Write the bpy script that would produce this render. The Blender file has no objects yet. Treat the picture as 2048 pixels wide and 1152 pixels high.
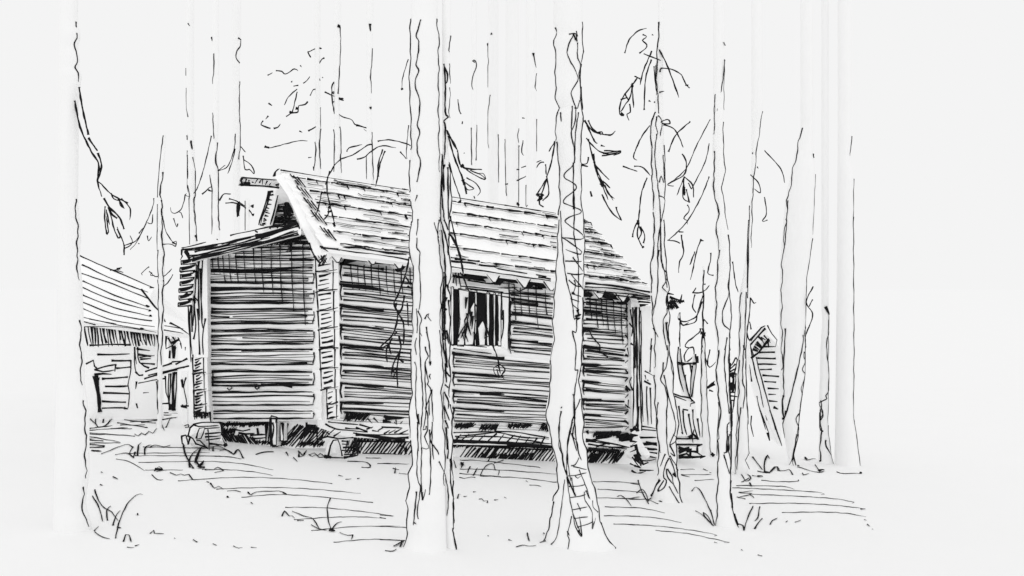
import bpy, math, random
from mathutils import Vector as V
rnd = random.Random(11)
S = bpy.context.scene
COL = S.collection

# ------------------------------------------------------------------ camera, sky, sun, exposure
F, CH = 2196.0, 2.1                     # focal length in 2048-px units, eye height
cd = bpy.data.cameras.new("camera"); cam = bpy.data.objects.new("camera", cd); COL.objects.link(cam)
cam.location = (0, 0, CH); cam.rotation_euler = (math.radians(90), 0, 0)
cd.sensor_width = 36; cd.lens = F/2048*36; cd.clip_start = .05; cd.clip_end = 3000
S.camera = cam
W = bpy.data.worlds.new("World"); S.world = W; W.use_nodes = True
bg = W.node_tree.nodes["Background"]; bg.inputs[0].default_value = (.905, .905, .905, 1); bg.inputs[1].default_value = 1.0
sl = bpy.data.lights.new("sun", 'SUN'); sl.energy = .5; sl.angle = math.radians(170); sl.color = (1, .995, .985)
sun = bpy.data.objects.new("sun", sl); COL.objects.link(sun)
sun.rotation_euler = (math.radians(68), 0, math.radians(-6))
S.view_settings.view_transform = 'Standard'; S.view_settings.look = 'None'
S.view_settings.exposure = 0; S.view_settings.gamma = 1
S.cycles.max_bounces = 28; S.cycles.diffuse_bounces = 28; S.cycles.use_denoising = True

# ------------------------------------------------------------------ materials
def mat(name, col, rough=.95, var=0.0, scale=6.0):
    m = bpy.data.materials.new(name); m.use_nodes = True
    nt = m.node_tree; b = nt.nodes["Principled BSDF"]
    b.inputs["Base Color"].default_value = (*col, 1); b.inputs["Roughness"].default_value = rough
    b.inputs["Specular IOR Level"].default_value = 0.0
    if var:
        tc = nt.nodes.new("ShaderNodeTexCoord"); n = nt.nodes.new("ShaderNodeTexNoise"); r = nt.nodes.new("ShaderNodeValToRGB")
        n.inputs["Scale"].default_value = scale; n.inputs["Detail"].default_value = 5
        r.color_ramp.elements[0].color = (*[c*(1-var) for c in col], 1); r.color_ramp.elements[1].color = (*[min(1, c*(1+var)) for c in col], 1)
        nt.links.new(tc.outputs["Object"], n.inputs["Vector"]); nt.links.new(n.outputs["Fac"], r.inputs["Fac"])
        nt.links.new(r.outputs["Color"], b.inputs["Base Color"])
    return m
INK = mat("ink", (.015, .015, .016), 1, .25, 40)
BARK = mat("pale_bark", (.925, .925, .925), 1, .012, 5)
WOOD = mat("pale_wood", (.985, .985, .985), 1, .01, 4)
EARTH = mat("pale_ground", (.91, .91, .91), 1, .008, 1.5)
STONE = mat("pale_stone", (.95, .95, .95), 1, .012, 8)

# ------------------------------------------------------------------ pixels of the picture -> points of the place
CR = dict(a=(130,480,2.619), b=(340,320,5.235), c=(340,480,2.618), d=(600,320,4.8), e=(620,480,2.619), f=(880,380,4.43),
          g=(880,620,3.387), h=(1080,420,2.215), i=(130,20,2.305), j=(500,20,3.389), k=(780,20,2.742), l=(1060,20,2.4),
          m=(1280,460,1.858), n=(1440,200,1.238), o=(150,860,3.151), p=(760,840,3.938), q=(1260,440,4.432), r=(1260,690,4.432),
          s=(1260,860,4.43), t=(1460,560,3.84), u=(1460,820,3.84), v=(780,440,4.8), w=(780,660,4.8), x=(360,800,4.267), z=(0,0,1))
def PX(key, s):
    ox, oy, k = CR[key]
    return [(ox+float(a.split(',')[0])/k, oy+float(a.split(',')[1])/k) for a in s.split()]
def LINES(txt, w=2.4):
    """'k 3 x,y x,y; x,y x,y' : letter = sheet, optional width, strokes split by ';'"""
    out = []
    for ln in txt.strip().splitlines():
        ln = ln.strip()
        if not ln: continue
        key, rest = ln[0], ln[1:].strip(); ww = w
        first = rest.split()[0]
        if ',' not in first: ww = float(first); rest = rest[len(first):]
        for part in rest.split(';'):
            if part.strip(): out.append((ww, PX(key, part.strip())))
    return out
def P(x, y, d): return V(((x-1024)/F*d, d, CH-(y-576)/F*d))
def gz(X, Y): return -.07-.35*math.tanh(.33*X)
def ground_hit(x, y):
    y = max(y, 610); d = 12.0
    for _ in range(40):
        d = (CH-gz((x-1024)/F*d, d))*F/(y-576)
    return P(x, y, d)
def ground_d(x, y): return ground_hit(x, y).y

class Plane:
    def __init__(s, a, b, c):
        s.o = a; s.n = (b-a).cross(c-a).normalized()
        if s.n.dot(V((0, 0, CH))-a) < 0: s.n = -s.n
    def at(s, x, y):
        r = P(x, y, 1)-V((0, 0, CH)); o = V((0, 0, CH))
        return o+r*((s.o-o).dot(s.n)/r.dot(s.n)), s.n
    def shift(s, k):
        q = Plane.__new__(Plane); q.o = s.o+s.n*k; q.n = s.n; return q
class Sheet:                                     # upright plane at one distance, leaning by slope k per px
    def __init__(s, d, kx=0.0, x0=0.0): s.d, s.kx, s.x0 = d, kx, x0
    def at(s, x, y): return P(x, y, s.d+s.kx*(x-s.x0)), V((0, -1, 0))
class Ground:
    def at(s, x, y): return ground_hit(x, y), V((0, 0, 1))
GROUND = Ground()
def vplane(x0, d0, x1, d1):
    a, b = P(x0, 576, d0), P(x1, 576, d1); return Plane(a, b, a+V((0, 0, 1)))

# ------------------------------------------------------------------ mesh builder
class MB:
    def __init__(s): s.v, s.f, s.m = [], [], []
    def quad(s, pts, mi=0):
        b = len(s.v); s.v += [tuple(p) for p in pts]; s.f.append(tuple(range(b, b+len(pts)))); s.m.append(mi)
    def grid(s, rows, mi=0, closed=False):
        b = len(s.v); n = len(rows[0])
        for r in rows: s.v += [tuple(p) for p in r]
        for i in range(len(rows)-1):
            for j in range(n if closed else n-1):
                k = (j+1) % n
                s.f.append((b+i*n+j, b+i*n+k, b+(i+1)*n+k, b+(i+1)*n+j)); s.m.append(mi)
    def prism(s, front, back, mi=0):
        n = len(front); b = len(s.v); s.v += [tuple(p) for p in front]+[tuple(p) for p in back]
        s.f.append(tuple(range(b, b+n))); s.m.append(mi)
        s.f.append(tuple(range(b+2*n-1, b+n-1, -1))); s.m.append(mi)
        for i in range(n):
            j = (i+1) % n; s.f.append((b+i, b+n+i, b+n+j, b+j)); s.m.append(mi)
    def tube(s, pts, rad, nrm=None, mi=1, flat=.6, sides=4):
        n = len(pts)
        if n < 2: return
        rows = []
        for i, p in enumerate(pts):
            t = (pts[min(i+1, n-1)]-pts[max(i-1, 0)])
            if t.length < 1e-9: t = V((1, 0, 0))
            t.normalize(); nn = nrm[i] if nrm else V((0, -1, 0))
            a = t.cross(nn)
            if a.length < 1e-3: a = t.cross(V((.3, .2, .9)))
            a.normalize(); c = a.cross(t).normalized(); r = rad[i]
            rows.append([p+a*(r*math.cos(q*2*math.pi/sides))+c*(r*flat*math.sin(q*2*math.pi/sides)) for q in range(sides)])
        b = len(s.v); s.grid(rows, mi, True)
        s.f.append(tuple(range(b, b+sides))); s.m.append(mi)
        e = b+(n-1)*sides; s.f.append(tuple(range(e+sides-1, e-1, -1))); s.m.append(mi)
    def build(s, name, parent=None, mats=(None, None)):
        me = bpy.data.meshes.new(name); me.from_pydata(s.v, [], s.f)
        mats = [mats[0] or WOOD, mats[1] if len(mats) > 1 and mats[1] else INK]
        used = sorted(set(s.m)); mp = {}
        for u in used: me.materials.append(mats[u]); mp[u] = len(me.materials)-1
        me.polygons.foreach_set("material_index", [mp[u] for u in s.m]); me.update()
        o = bpy.data.objects.new(name, me); COL.objects.link(o)
        if parent: o.parent = parent; o.matrix_parent_inverse = parent.matrix_world.inverted()
        return o
def tag(o, label=None, cat=None, group=None, kind=None):
    if label: o["label"] = label
    if cat: o["category"] = cat
    if group: o["group"] = group
    if kind: o["kind"] = kind
    return o
def thing(name, loc, label, cat, group=None):
    o = bpy.data.objects.new(name, None); o.empty_display_size = .2; COL.objects.link(o); o.location = loc
    bpy.context.view_layer.update()
    return tag(o, label, cat, group)

# ------------------------------------------------------------------ pen-like ridges: thin dark cords lying on a surface
def smooth(pts, step=9.0):
    if len(pts) < 2: return pts
    out = []
    for i in range(len(pts)-1):
        p0, p1, p2, p3 = pts[max(i-1, 0)], pts[i], pts[i+1], pts[min(i+2, len(pts)-1)]
        L = math.hypot(p2[0]-p1[0], p2[1]-p1[1]); k = max(1, min(14, int(L/step)))
        for j in range(k):
            t = j/k; q = []
            for c in (0, 1):
                m1, m2 = (p2[c]-p0[c])*.5, (p3[c]-p1[c])*.5
                q.append((2*t**3-3*t*t+1)*p1[c]+(t**3-2*t*t+t)*m1+(-2*t**3+3*t*t)*p2[c]+(t**3-t*t)*m2)
            out.append(tuple(q))
    return out+[pts[-1]]
def ink(M, surf, pts, w=2.4, wob=.5, lift=.35, dot=True, step=9.0):
    pts = smooth(pts, step); n = len(pts)
    if n < 2: return
    ph = rnd.random()*6; pos, nr, rad = [], [], []
    tp = rnd.random()
    for i, (x, y) in enumerate(pts):
        x += wob*math.sin(i*1.3+ph)*.6+rnd.uniform(-wob, wob)*.4; y += wob*math.cos(i*1.1+ph)*.6+rnd.uniform(-wob, wob)*.4
        h = surf.at(x, y)
        if h is None: continue
        p, nn = h; r = w*.5*p.y/F
        u = i/max(1, n-1); k = 1+.22*math.sin(i*.7+ph*2)+rnd.uniform(-.12, .12)
        if tp < .7 and u > .8: k *= 1-.55*(u-.8)/.2
        if dot and (i == 0 or (i == n-1 and tp > .7)): k *= 1.35
        pos.append(p+nn*(r*lift)); nr.append(nn); rad.append(max(r*k, 1e-4))
    M.tube(pos, rad, nr)
def inks(M, surf, txt, w=2.4, **k):
    for ww, pts in LINES(txt, w): ink(M, surf, pts, ww, **k)
def blotch(M, surf, x0, y0, x1, y1, w=5.5, slant=0.0, den=3.2):
    """solid scribbled patch"""
    n = max(2, int((x1-x0)/den)); pts = []
    for i in range(n+1):
        x = x0+(x1-x0)*i/n
        pts += [(x+slant*(y1-y0)+rnd.uniform(-1, 1), y0+rnd.uniform(-1, 2)), (x+rnd.uniform(-1, 1), y1+rnd.uniform(-3, 1))]
    ink(M, surf, pts, w, wob=.3, step=40)
def hatch(M, surf, x0, y0, x1, y1, n, slant=.6, w=3.2, dy=0.0):
    for i in range(n):
        u = (i+rnd.uniform(-.2, .2))/max(1, n-1); x = x0+(x1-x0)*u; o = dy*u
        ink(M, surf, [(x+slant*(y1-y0)*.5, y0+o+rnd.uniform(-3, 3)), (x, (y0+y1)/2+o), (x-slant*(y1-y0)*.5, y1+o+rnd.uniform(-4, 4))], w*rnd.uniform(.75, 1.2))
def board(M, surf, pts, thick=.06, w=2.2, mi=0, edges=None):
    """a plank or slab: outline on SURF with real thickness behind it, dark edge lines"""
    fr = [surf.at(*p) for p in pts]
    M.prism([h[0] for h in fr], [h[0]-h[1]*thick for h in fr], mi)
    if w:
        n = len(pts)
        for i in (edges if edges is not None else range(n)):
            ink(M, surf, [pts[i], pts[(i+1) % n]], w)

# ------------------------------------------------------------------ ground
def build_ground():
    M = MB(); xs = [-600, -200, -80, -40, -25]+[-16+i*.25 for i in range(129)]+[25, 40, 80, 200, 600]
    ys = [-30, -10, 0, 2, 4]+[5+i*.6 for i in range(30)]+[26, 32, 45, 80, 200, 600, 1500]
    def g(x, y):
        b = gz(x, y)
        return b
    M.grid([[V((x, y, g(x, y))) for x in xs] for y in ys])
    inks(M, GROUND, GROUND_LINES, 2.3, lift=1.0, step=5)
    o = M.build("ground", None, (EARTH, INK)); tag(o, kind="structure")
    for p in o.data.polygons: p.use_smooth = True
GROUND_LINES = """
a 2.6 330,932 515,945; 310,945 475,962; 275,960 430,985; 125,1000 330,985; 120,1012 365,1030; 120,1030 290,1062; 400,960 590,930; 470,905 590,910; 125,990 250,975
a 4 120,1050 200,1058; 125,1075 210,1082; 130,1092 205,1088; 140,1108 190,1110
a 2.6 125,1020 240,1022; 122,1040 180,1040; 130,1066 290,1066; 340,955 480,950; 290,972 420,972; 240,990 350,992; 440,918 560,920; 480,940 540,942
o 2 310,150 500,148 850,145; 430,110 700,115 940,125 1000,160; 380,165 700,165 930,170 1050,185; 400,208 800,200 1050,215 1250,255; 445,255 680,255; 800,250 1000,255 1150,270 1245,290
o 2 650,323 1000,302 1300,308 1620,340; 890,375 1200,365 1500,375 1800,403; 1050,428 1250,410 1500,420 1880,460; 1325,490 1550,492 1800,515 2010,545; 1380,568 1600,553 1800,550 1960,560; 1490,637 1750,612 2048,608; 1630,710 1850,692 2048,695
o 2 260,185 350,205 440,260; 485,285 520,315 555,315; 1720,200 1830,205 1860,235 1810,240; 1835,178 1930,180; 1905,213 2040,215; 1140,155 1190,145 1250,140
p 2.2 600,270 780,280; 630,320 800,325 1200,370 1260,380; 630,390 900,395 1400,430; 625,425 950,450; 790,445 1100,460 1390,495; 625,455 660,465 720,452 750,455; 1180,515 1230,518 1270,528
p 2.2 1680,490 1850,490 2048,505; 1715,548 2048,570; 1665,615 2048,625; 1770,687 2048,695; 1765,757 2048,762; 1840,822 2048,830; 0,840 220,852; 0,945 200,955; 0,770 45,778; 0,750 105,762
s 2 455,400 720,398; 460,405 530,420; 575,452 745,440; 450,355 530,350 575,355; 0,690 130,700 310,738; 0,765 250,785 455,825; 0,840 300,860 600,900 770,935 745,942; 225,893 500,920 700,960 880,1000 835,1000; 0,475 90,490; 0,545 130,560; 0,620 150,620 250,658
u 2.2 240,543 380,555 525,550 525,540; 50,583 390,590 495,612; 20,600 180,607 450,620 700,638 725,650 700,655; 75,640 170,645; 150,650 500,665 800,685 955,712 940,718; 150,722 500,720 800,735 1040,762; 400,792 700,787 900,798 1045,825; 820,480 850,490 1010,490
u 4 1005,768 1040,765; 1010,490 1000,488
x 1.8 0,410 150,412; 0,480 200,480 400,485 525,508; 1430,525 1600,535 1625,580 1550,575; 1585,497 1700,500; 1690,545 1960,550
"""
build_ground()

def build_grass():
    M = MB()
    inks(M, GROUND, """
a 2.2 120,930 170,980 130,990; 165,915 160,960 180,985 215,970 240,940; 200,960 205,930 225,918; 215,975 260,930 285,940 330,920 385,925; 365,1020 385,1030 400,1012 420,1025 440,1005 460,1015 480,990; 500,955 520,1000; 530,985 550,940 580,935
o 2.4 255,160 330,150 370,180; 165,155 315,97 360,110; 365,110 345,150 365,175 380,145; 500,262 530,235 550,255 510,268; 600,272 640,290 665,280 690,290 720,285 740,315 785,318; 830,330 845,335; 855,340 880,370 905,360 935,378; 960,390 1010,385 1045,395; 1090,395 1110,415 1140,395 1290,390 1335,410 1310,400; 820,255 870,255 900,240 935,260 880,272
o 2.4 1660,290 1690,298; 1705,315 1740,312; 1780,310 1795,308; 1330,145 1340,160; 1410,175 1415,140 1430,160 1460,135; 1480,160 1510,150 1530,165 1545,150 1570,170 1600,165; 870,110 880,95 940,120 1000,155 1030,130 1060,180
o 3 725,240 720,190 755,140 780,125; 680,90 700,170 745,245; 395,165 400,100 420,85; 440,160 445,110 480,100; 475,115 500,100 560,112 600,100
o 5 760,215 775,160 805,110; 790,230 810,205; 765,210 790,245; 775,240 815,245; 505,255 550,255
o 2.4 125,380 145,440 180,490 230,520 270,575; 110,420 150,490 175,580; 205,575 200,510 225,485; 240,605 255,550 285,510; 255,685 280,580 330,470 390,412 425,412; 265,615 285,622; 305,705 320,665 340,665 355,710 345,685; 120,640 150,610; 125,645 165,675 220,690; 330,743 375,745; 380,735 405,725
o 2.4 1610,435 1590,490 1600,590 1620,635; 1620,630 1650,590 1685,585; 1305,545 1320,515 1350,545 1370,545 1385,560; 1370,515 1440,545 1500,565 1540,628; 1490,600 1530,625 1590,635; 1670,650 1720,670 1750,665 1740,695; 1400,575 1440,572; 475,655 495,635 500,655 560,657; 745,695 770,710; 870,720 890,730; 1000,735 1030,748 1055,745; 1110,743 1145,745
o 5 1610,630 1630,640; 1600,640 1640,645
o 3 160,350 175,355; 165,270 175,275; 240,300 270,315; 1110,462 1120,470; 960,425 965,430; 395,530 395,540; 625,688 634,690
p 2.2 640,380 660,335; 690,420 710,370; 735,440 770,380; 790,440 830,370 890,350 910,400 940,400 930,440; 600,380 580,320; 650,240 670,220; 700,280 720,240; 790,290 800,240; 850,330 880,280; 900,345 970,320; 735,570 755,570; 610,620 620,590 635,590; 660,607 685,605; 780,628 800,625 820,645 850,640 845,655; 900,635 930,633; 980,612 995,620
p 2.4 1150,485 1165,495; 1160,895 1175,960; 1010,948 1040,958; 1075,1005 1120,990 1180,1000 1230,990; 1260,970 1330,950 1410,940; 1700,1010 1760,1035; 1555,900 1545,960 1565,980; 1510,930 1505,950; 850,916 856,920; 1870,610 1900,600 1950,640 1980,685; 1960,625 2048,610; 40,1035 100,1037 130,1020
p 4 640,345 650,365; 1290,900 1350,960; 110,1000 190,960; 160,1005 175,960
s 2.2 650,352 690,365; 705,383 722,387; 550,545 570,515 610,525 660,610 720,740 750,850; 580,722 640,755 700,815 740,850; 740,855 655,760 650,735 690,770 730,845; 715,715 745,840; 830,675 900,735; 830,485 880,560; 790,350 870,405; 745,1000 775,1008; 985,1065 1000,1075; 1135,1112 1170,1120; 70,450 110,560 165,660; 60,560 110,530 150,590 165,640; 160,630 225,570; 278,578 286,584; 250,630 280,640
s 2.4 1090,680 1040,790 1010,895; 1150,685 1130,790 1100,812; 1170,790 1120,850 1105,880; 1240,845 1265,805 1305,785; 1010,895 1000,850 950,835; 1085,245 1165,345; 1195,380 1190,300 1215,230 1235,260; 1130,370 1235,380 1300,330 1329,365; 945,600 1020,615; 960,605 1060,580 1100,608; 965,560 1090,545; 1085,410 1180,420; 990,465 1060,430; 970,365 1060,410 1070,430 1030,460 970,370
s 4 1130,418 1175,420; 1190,380 1240,385; 1060,480 1080,510
u 2.2 215,475 295,490; 265,480 265,420 290,350 300,375; 300,490 340,440 365,440 370,470 420,470 455,460 480,500; 175,365 250,465; 555,490 565,505 605,490; 520,440 600,465 680,485 725,470; 655,425 690,480; 575,375 590,390 640,378 660,380; 830,365 850,357; 885,293 892,296; 430,865 445,855; 500,865 545,850; 1030,845 1050,853; 1055,882 1072,897; 1092,918 1100,920
u 5 685,475 725,470; 520,438 535,445; 578,375 595,388
x 2.4 650,470 700,450 800,445; 905,450 925,485; 970,495 1000,530; 1010,440 1025,490 1050,480 1080,435; 1100,470 1130,490 1160,470 1190,495 1260,490; 280,440 290,395 340,400; 340,440 400,430 460,470; 460,470 495,425 540,500; 40,225 70,215 75,240 45,240; 1820,590 1870,600; 1835,630 1840,580; 1870,630 1940,640
""", 2.1, lift=1.3, wob=.5, step=4)
    tag(M.build("grass", None, (EARTH, INK)), "sparse dry grass blades and moss tufts scattered over the pale forest floor", "grass", kind="stuff")
build_grass()

# ------------------------------------------------------------------ trees
def interp(pl, y):
    if y <= pl[0][1]: return pl[0][0]
    for (x0, y0), (x1, y1) in zip(pl, pl[1:]):
        if y0 <= y <= y1: return x0+(x1-x0)*(y-y0)/max(1e-6, y1-y0)
    return pl[-1][0]
class TrunkSurf:
    def __init__(s, L, R, d): s.L, s.R, s.d = L, R, d
    def at(s, x, y):
        a, b = interp(s.L, y), interp(s.R, y); c, r = (a+b)/2, max(1.0, (b-a)/2)
        t = max(-.985, min(.985, (x-c)/r)); q = math.sqrt(1-t*t)
        k = s.d/F
        ctr = P(c, y, s.d)
        return ctr+V((t*r*k, -q*r*k, 0)), V((t, -q, 0))
def zpts(s): return sorted(PX('z', s), key=lambda p: p[1])
def tree(name, label, L, R, base=None, d=None, inkL=(), inkR=(), inner="", branches=(), w=3.0, wi=2.0, top=-170, group=None, roots=True):
    L, R = zpts(L), zpts(R)
    if d is None: d = ground_d((L[-1][0]+R[-1][0])/2, base)
    cx = (L[-1][0]+R[-1][0])/2
    zb = gz((cx-1024)/F*d, d); yb = 576+(CH-zb)*F/d
    root = thing(name, P(cx, yb, d), label, "tree", group)
    M = MB(); rows = []; y = top; y1 = yb+14
    ys = []
    while y < y1: ys.append(y); y += 9
    ys.append(y1)
    for y in ys:
        a, b = interp(L, y), interp(R, y); c, r = (a+b)/2, max(1.0, (b-a)/2); k = d/F
        if y > yb: r *= 1.03
        o = P(c, y, d)
        rows.append([o+V((math.cos(q*2*math.pi/24)*r*k, math.sin(q*2*math.pi/24)*r*k, 0)) for q in range(24)])
    M.grid(rows, 0, True)
    M.quad(rows[0][::-1])
    ts = TrunkSurf(L, R, d)
    for pl, segs, sg in ((L, inkL, -1), (R, inkR, 1)):
        for sg_ in segs:
            y0, y2 = sg_[0], sg_[1]; ww = sg_[2] if len(sg_) > 2 else w
            pts = []; yy = y0; ph_ = rnd.random()*6
            while yy < y2: pts.append((interp(pl, yy)-sg*(ww*.3+.9+.9*math.sin(yy*.11+ph_)), yy)); yy += 5
            pts.append((interp(pl, y2)-sg*ww*.3, y2))
            ink(M, ts, pts, ww, wob=.6, step=40)
    inks(M, ts, inner, wi*1.08, step=4, lift=.5)
    o = M.build("trunk", root, (BARK, INK))
    for p in o.data.polygons: p.use_smooth = True
    rad = (R[len(R)//2][0]-L[len(L)//2][0])/2*d/F
    for bi, br in enumerate(branches):
        br = br if isinstance(br, tuple) else (br, 2.2)
        ls = LINES(br[0], br[1]); cl = [[q] for q in ls]
        def gap(a, b): return min(math.hypot(p[0]-q[0], p[1]-q[1]) for _, u in a for p in smooth(u) for _, v in b for q in smooth(v))
        def size(c): return max(math.hypot(p[0]-q[0], p[1]-q[1]) for _, u in c for p in u for _, v in c for q in v)
        again = True
        while again and len(cl) > 1:              # strokes that touch are one bough; loose specks join the nearest bough
            again = False
            for i in range(len(cl)):
                js = sorted((gap(cl[i], cl[j]), j) for j in range(len(cl)) if j != i)
                if js and (js[0][0] < 2.2 or size(cl[i]) < 10):
                    cl[js[0][1]] += cl[i]; cl.pop(i); again = True; break
        for ls in cl:
          Mb = MB()
          for ww, pts in ls:
            class BS:                             # a bough grows out of the trunk and comes forward as it leaves it
                def at(s_, x, y, cx=cx, rad=rad, d=d):
                    off = abs(x-(interp(L, y)+interp(R, y))/2)*d/F
                    return P(x, y, d-min(rad*.5+.25*off, .9)), V((0, -1, 0))
            ink(Mb, BS(), pts, ww*1.12, wob=.35, lift=0, step=3)
          Mb.build("branch", root, (BARK, INK))
    return root, d

GF = "far spruce trunks beyond the cabin"
GN = "tall spruce trunks standing before the cabin"
# ---- the big trunks in front
rt, dl = tree("spruce_tree", "spruce trunk at the far left edge with one long drooping snapped bough",
  "120,-100 118,300 116,700 108,1060", "155,45 160,75 154,95 159,120 156,135 163,150 160,168 157,200 155,398 161,475 158,515 163,560 166,640 168,770 173,800 177,850 177,950 172,980 170,1010 181,1050",
  base=1058, inkR=[(45, 56, 3.5), (68, 165), (398, 560), (640, 770), (800, 955, 3.2), (972, 1052, 3.2)], group=GN, branches=[
  ("i 3.4 45,418 70,540 120,650 155,710 150,790 170,860; 65,355 80,450 108,575; 108,590 150,650; 152,660 168,718 150,790", 3),
  ("""i 2.4 150,790 165,800 215,850 290,890; 212,845 225,870 255,880; 250,870 255,900 275,915; 260,870 300,915 298,968
i 3.4 180,868 205,910 250,955 272,1010; 245,870 270,910; 200,910 215,940 240,960
i 2.6 185,905 183,960 193,1035 200,1025 190,950; 200,910 215,960 225,1005 245,1050 255,1040 240,1000; 240,1010 270,1075 272,1130; 190,920 205,990""", 2.4)])
B1L = "822,40 818,62 821,85 820,130 818,160 819,190 821,230 822,300 819,320 818,370 821,400 825,425 823,445 819,460 818,510 826,530 827,545 824,570 826,595 823,630 826,660 822,700 821,740 824,785 819,805 818,840 820,870 823,890 824,930 816,945 818,970 812,1000 816,1012 812,1040 815,1063 812,1078 802,1095"
B1R = "876,40 880,80 879,130 880,300 881,340 879,440 879,494 884,523 887,552 883,600 883,660 884,702 889,725 888,764 885,785 886,810 889,837 888,858 892,875 893,900 891,946 890,967 893,1095"
tree("spruce_tree", "stout spruce trunk with wavy bark seams in front of the cabin, left of its window",
  B1L, B1R, base=1094, inkL=[(40, 300, 3.6), (322, 384, 3.6), (404, 445), (447, 520), (512, 668, 3.4), (698, 875, 3.6), (880, 1095, 3.8)], inkR=[(40, 345, 3), (440, 660, 3.2), (660, 970, 3.4)],
  group=GN, inner="""
k 2.6 175,72 165,110 150,160 165,190 160,260 150,315 165,350 145,400 150,450 170,510 165,600 155,640 170,680 155,740 160,800 175,845 155,950
k 2 155,1020 145,1055
v 2.2 280,0 275,90 265,155; 272,175 270,270 300,320 290,450 300,560 305,740 290,860; 262,850 275,960 268,1080; 280,870 315,950 295,1020 300,1080 320,1110; 358,1020 380,1140; 345,945 365,910 385,895 375,925 405,965; 430,30 470,170
w 2.2 265,70 250,130 265,230; 295,0 300,200 320,500 328,700 310,950 315,1140; 250,300 265,370 255,600 265,760 285,880 275,950 290,1140; 350,150 355,190 380,240 350,300 365,410 380,480 370,510; 350,300 350,500 360,700 350,850 330,930; 370,510 405,560 385,650 355,730 375,800 370,950 345,1000 380,1080 385,1110 360,1120 320,1105; 410,560 415,700 425,860; 385,650 390,800; 360,10 390,150 395,330; 330,935 355,930 360,900; 410,950 400,1040 470,1140; 280,800 300,890; 388,430 400,410; 390,430 400,460
w 3.4 285,790 290,880; 395,290 398,330; 405,560 410,600
p 2.2 305,0 310,180 300,350 310,450 330,500 320,600 305,690 315,750; 340,200 335,380 345,600 370,520; 400,60 410,380 400,560; 420,0 420,170 430,290; 430,180 460,230 470,260; 470,310 500,380 515,440
p 3.2 300,540 290,650 275,800; 345,540 348,600; 280,780 300,790""", branches=[
  ("""j 2.2 535,1120 575,1050 620,1010 700,980 800,915 825,912; 725,1010 770,1000 840,945 900,920 990,935; 865,890 940,880 1040,900 1090,920; 1018,960 1060,1010; 657,960 670,935 760,912
d 2.4 285,105 270,160 245,240; 265,160 260,300 290,440 320,560 335,650; 210,300 185,420 155,520 110,545; 270,470 275,510 230,575
d 4 270,450 290,460; 265,500 300,490; 320,600 335,640""", 2.2),
  ("k 1.6 100,270 70,370 65,435\nk 3 63,428 68,438\nj 1.6 1075,780 1060,960 1065,1010", 1.6),
  ("""e 3.2 520,90 500,180 460,290 440,330 460,380 490,440 490,550; 460,370 455,430 430,500 370,560 385,580; 430,515 400,580 405,640; 465,500 475,570 440,640 425,710; 470,590 455,680 460,770; 410,540 425,600; 495,290 480,360 455,400
e 2.4 500,190 525,230; 510,240 520,250; 480,330 510,320; 440,340 455,330 450,350; 455,480 440,500; 425,540 385,560; 455,670 430,690; 450,690 435,720; 490,640 470,630; 510,330 515,450""", 3)])
tree("spruce_tree", "slim dark-streaked spruce trunk hugging a stouter one, its limp bough hanging over the window",
  "884,40 885,300 880,440 880,560 884,800 888,960 894,1100", "902,75 900,100 902,150 900,240 899,262 896,300 901,330 905,400 899,480 901,510 905,555 899,570 902,650 901,720 903,750 900,790 906,830 907,880 905,935 909,965 908,1000 911,1040 907,1060 913,1080 915,1105",
  d=ground_d(905, 1104)+.12, inkR=[(72, 105, 3), (128, 168, 2), (176, 236, 1.8), (330, 440, 3.4), (440, 575, 3.6), (600, 795, 3.6), (808, 960, 3.6), (960, 1045, 3.2), (1055, 1105, 4)], group=GN, inner="""
k 3.4 298,300 305,400 305,560 320,590 298,610 305,650 300,820
k 3.2 275,790 272,900 275,1000 280,1150; 300,850 290,920 298,1000; 290,800 300,990; 318,865 322,1150; 285,1000 300,1150; 300,320 318,360 312,400 305,410; 282,830 290,1100
v 3.2 490,0 545,200 560,340; 500,100 530,400 535,600 520,900 540,1140; 545,620 575,720 590,790; 520,500 515,700 505,900 520,1150; 545,740 535,780; 510,820 545,865; 500,690 490,720; 525,0 560,100; 540,540 530,760 535,1000
w 3 530,0 540,200 555,360; 530,380 580,450; 530,520 560,550; 525,590 565,690 560,750; 520,720 575,865; 530,860 565,930; 545,0 565,130; 505,30 520,180 545,330; 545,930 550,1140; 535,340 545,500
w 3.6 530,320 550,355; 510,600 515,720; 520,730 530,850
p 2.4 520,0 540,60; 525,100 540,200 535,300; 500,380 535,520 540,650 530,750; 555,300 560,500 580,620; 575,640 580,850""", branches=[
  ("""k 4 300,640 315,670 370,770
k 3 370,770 395,860 505,875; 320,690 350,800 400,930 420,1010
k 2 395,850 440,890 520,930 515,900 490,895; 400,935 430,960 460,980 425,985 405,945; 420,920 470,950 495,990 480,1020; 325,835 350,930 385,1030 385,1055; 460,1020 465,1035; 440,880 500,905 525,930
k 5 390,850 400,860; 400,930 408,960; 382,1045 388,1055""", 2.4),
  ("""f 4 80,385 120,440 170,560 200,700 205,740
f 2.6 90,230 150,480 200,640; 200,740 240,860 340,1060 400,1150; 340,1060 360,1090; 180,730 210,780
g 2.6 270,30 310,110 345,210 385,310 395,370 365,390 370,430 380,440; 395,360 440,400 420,440 435,470; 385,400 400,460; 395,375 410,430""", 3)])
B2L = "1107,58 1112,70 1105,84 1109,100 1109,200 1118,217 1110,230 1110,280 1116,330 1118,400 1116,423 1113,500 1107,600 1104,640 1106,679 1100,717 1098,785 1093,810 1090,827 1095,850 1098,865 1106,900 1112,930 1114,975 1105,990 1101,1030 1094,1055 1086,1076"
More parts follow.
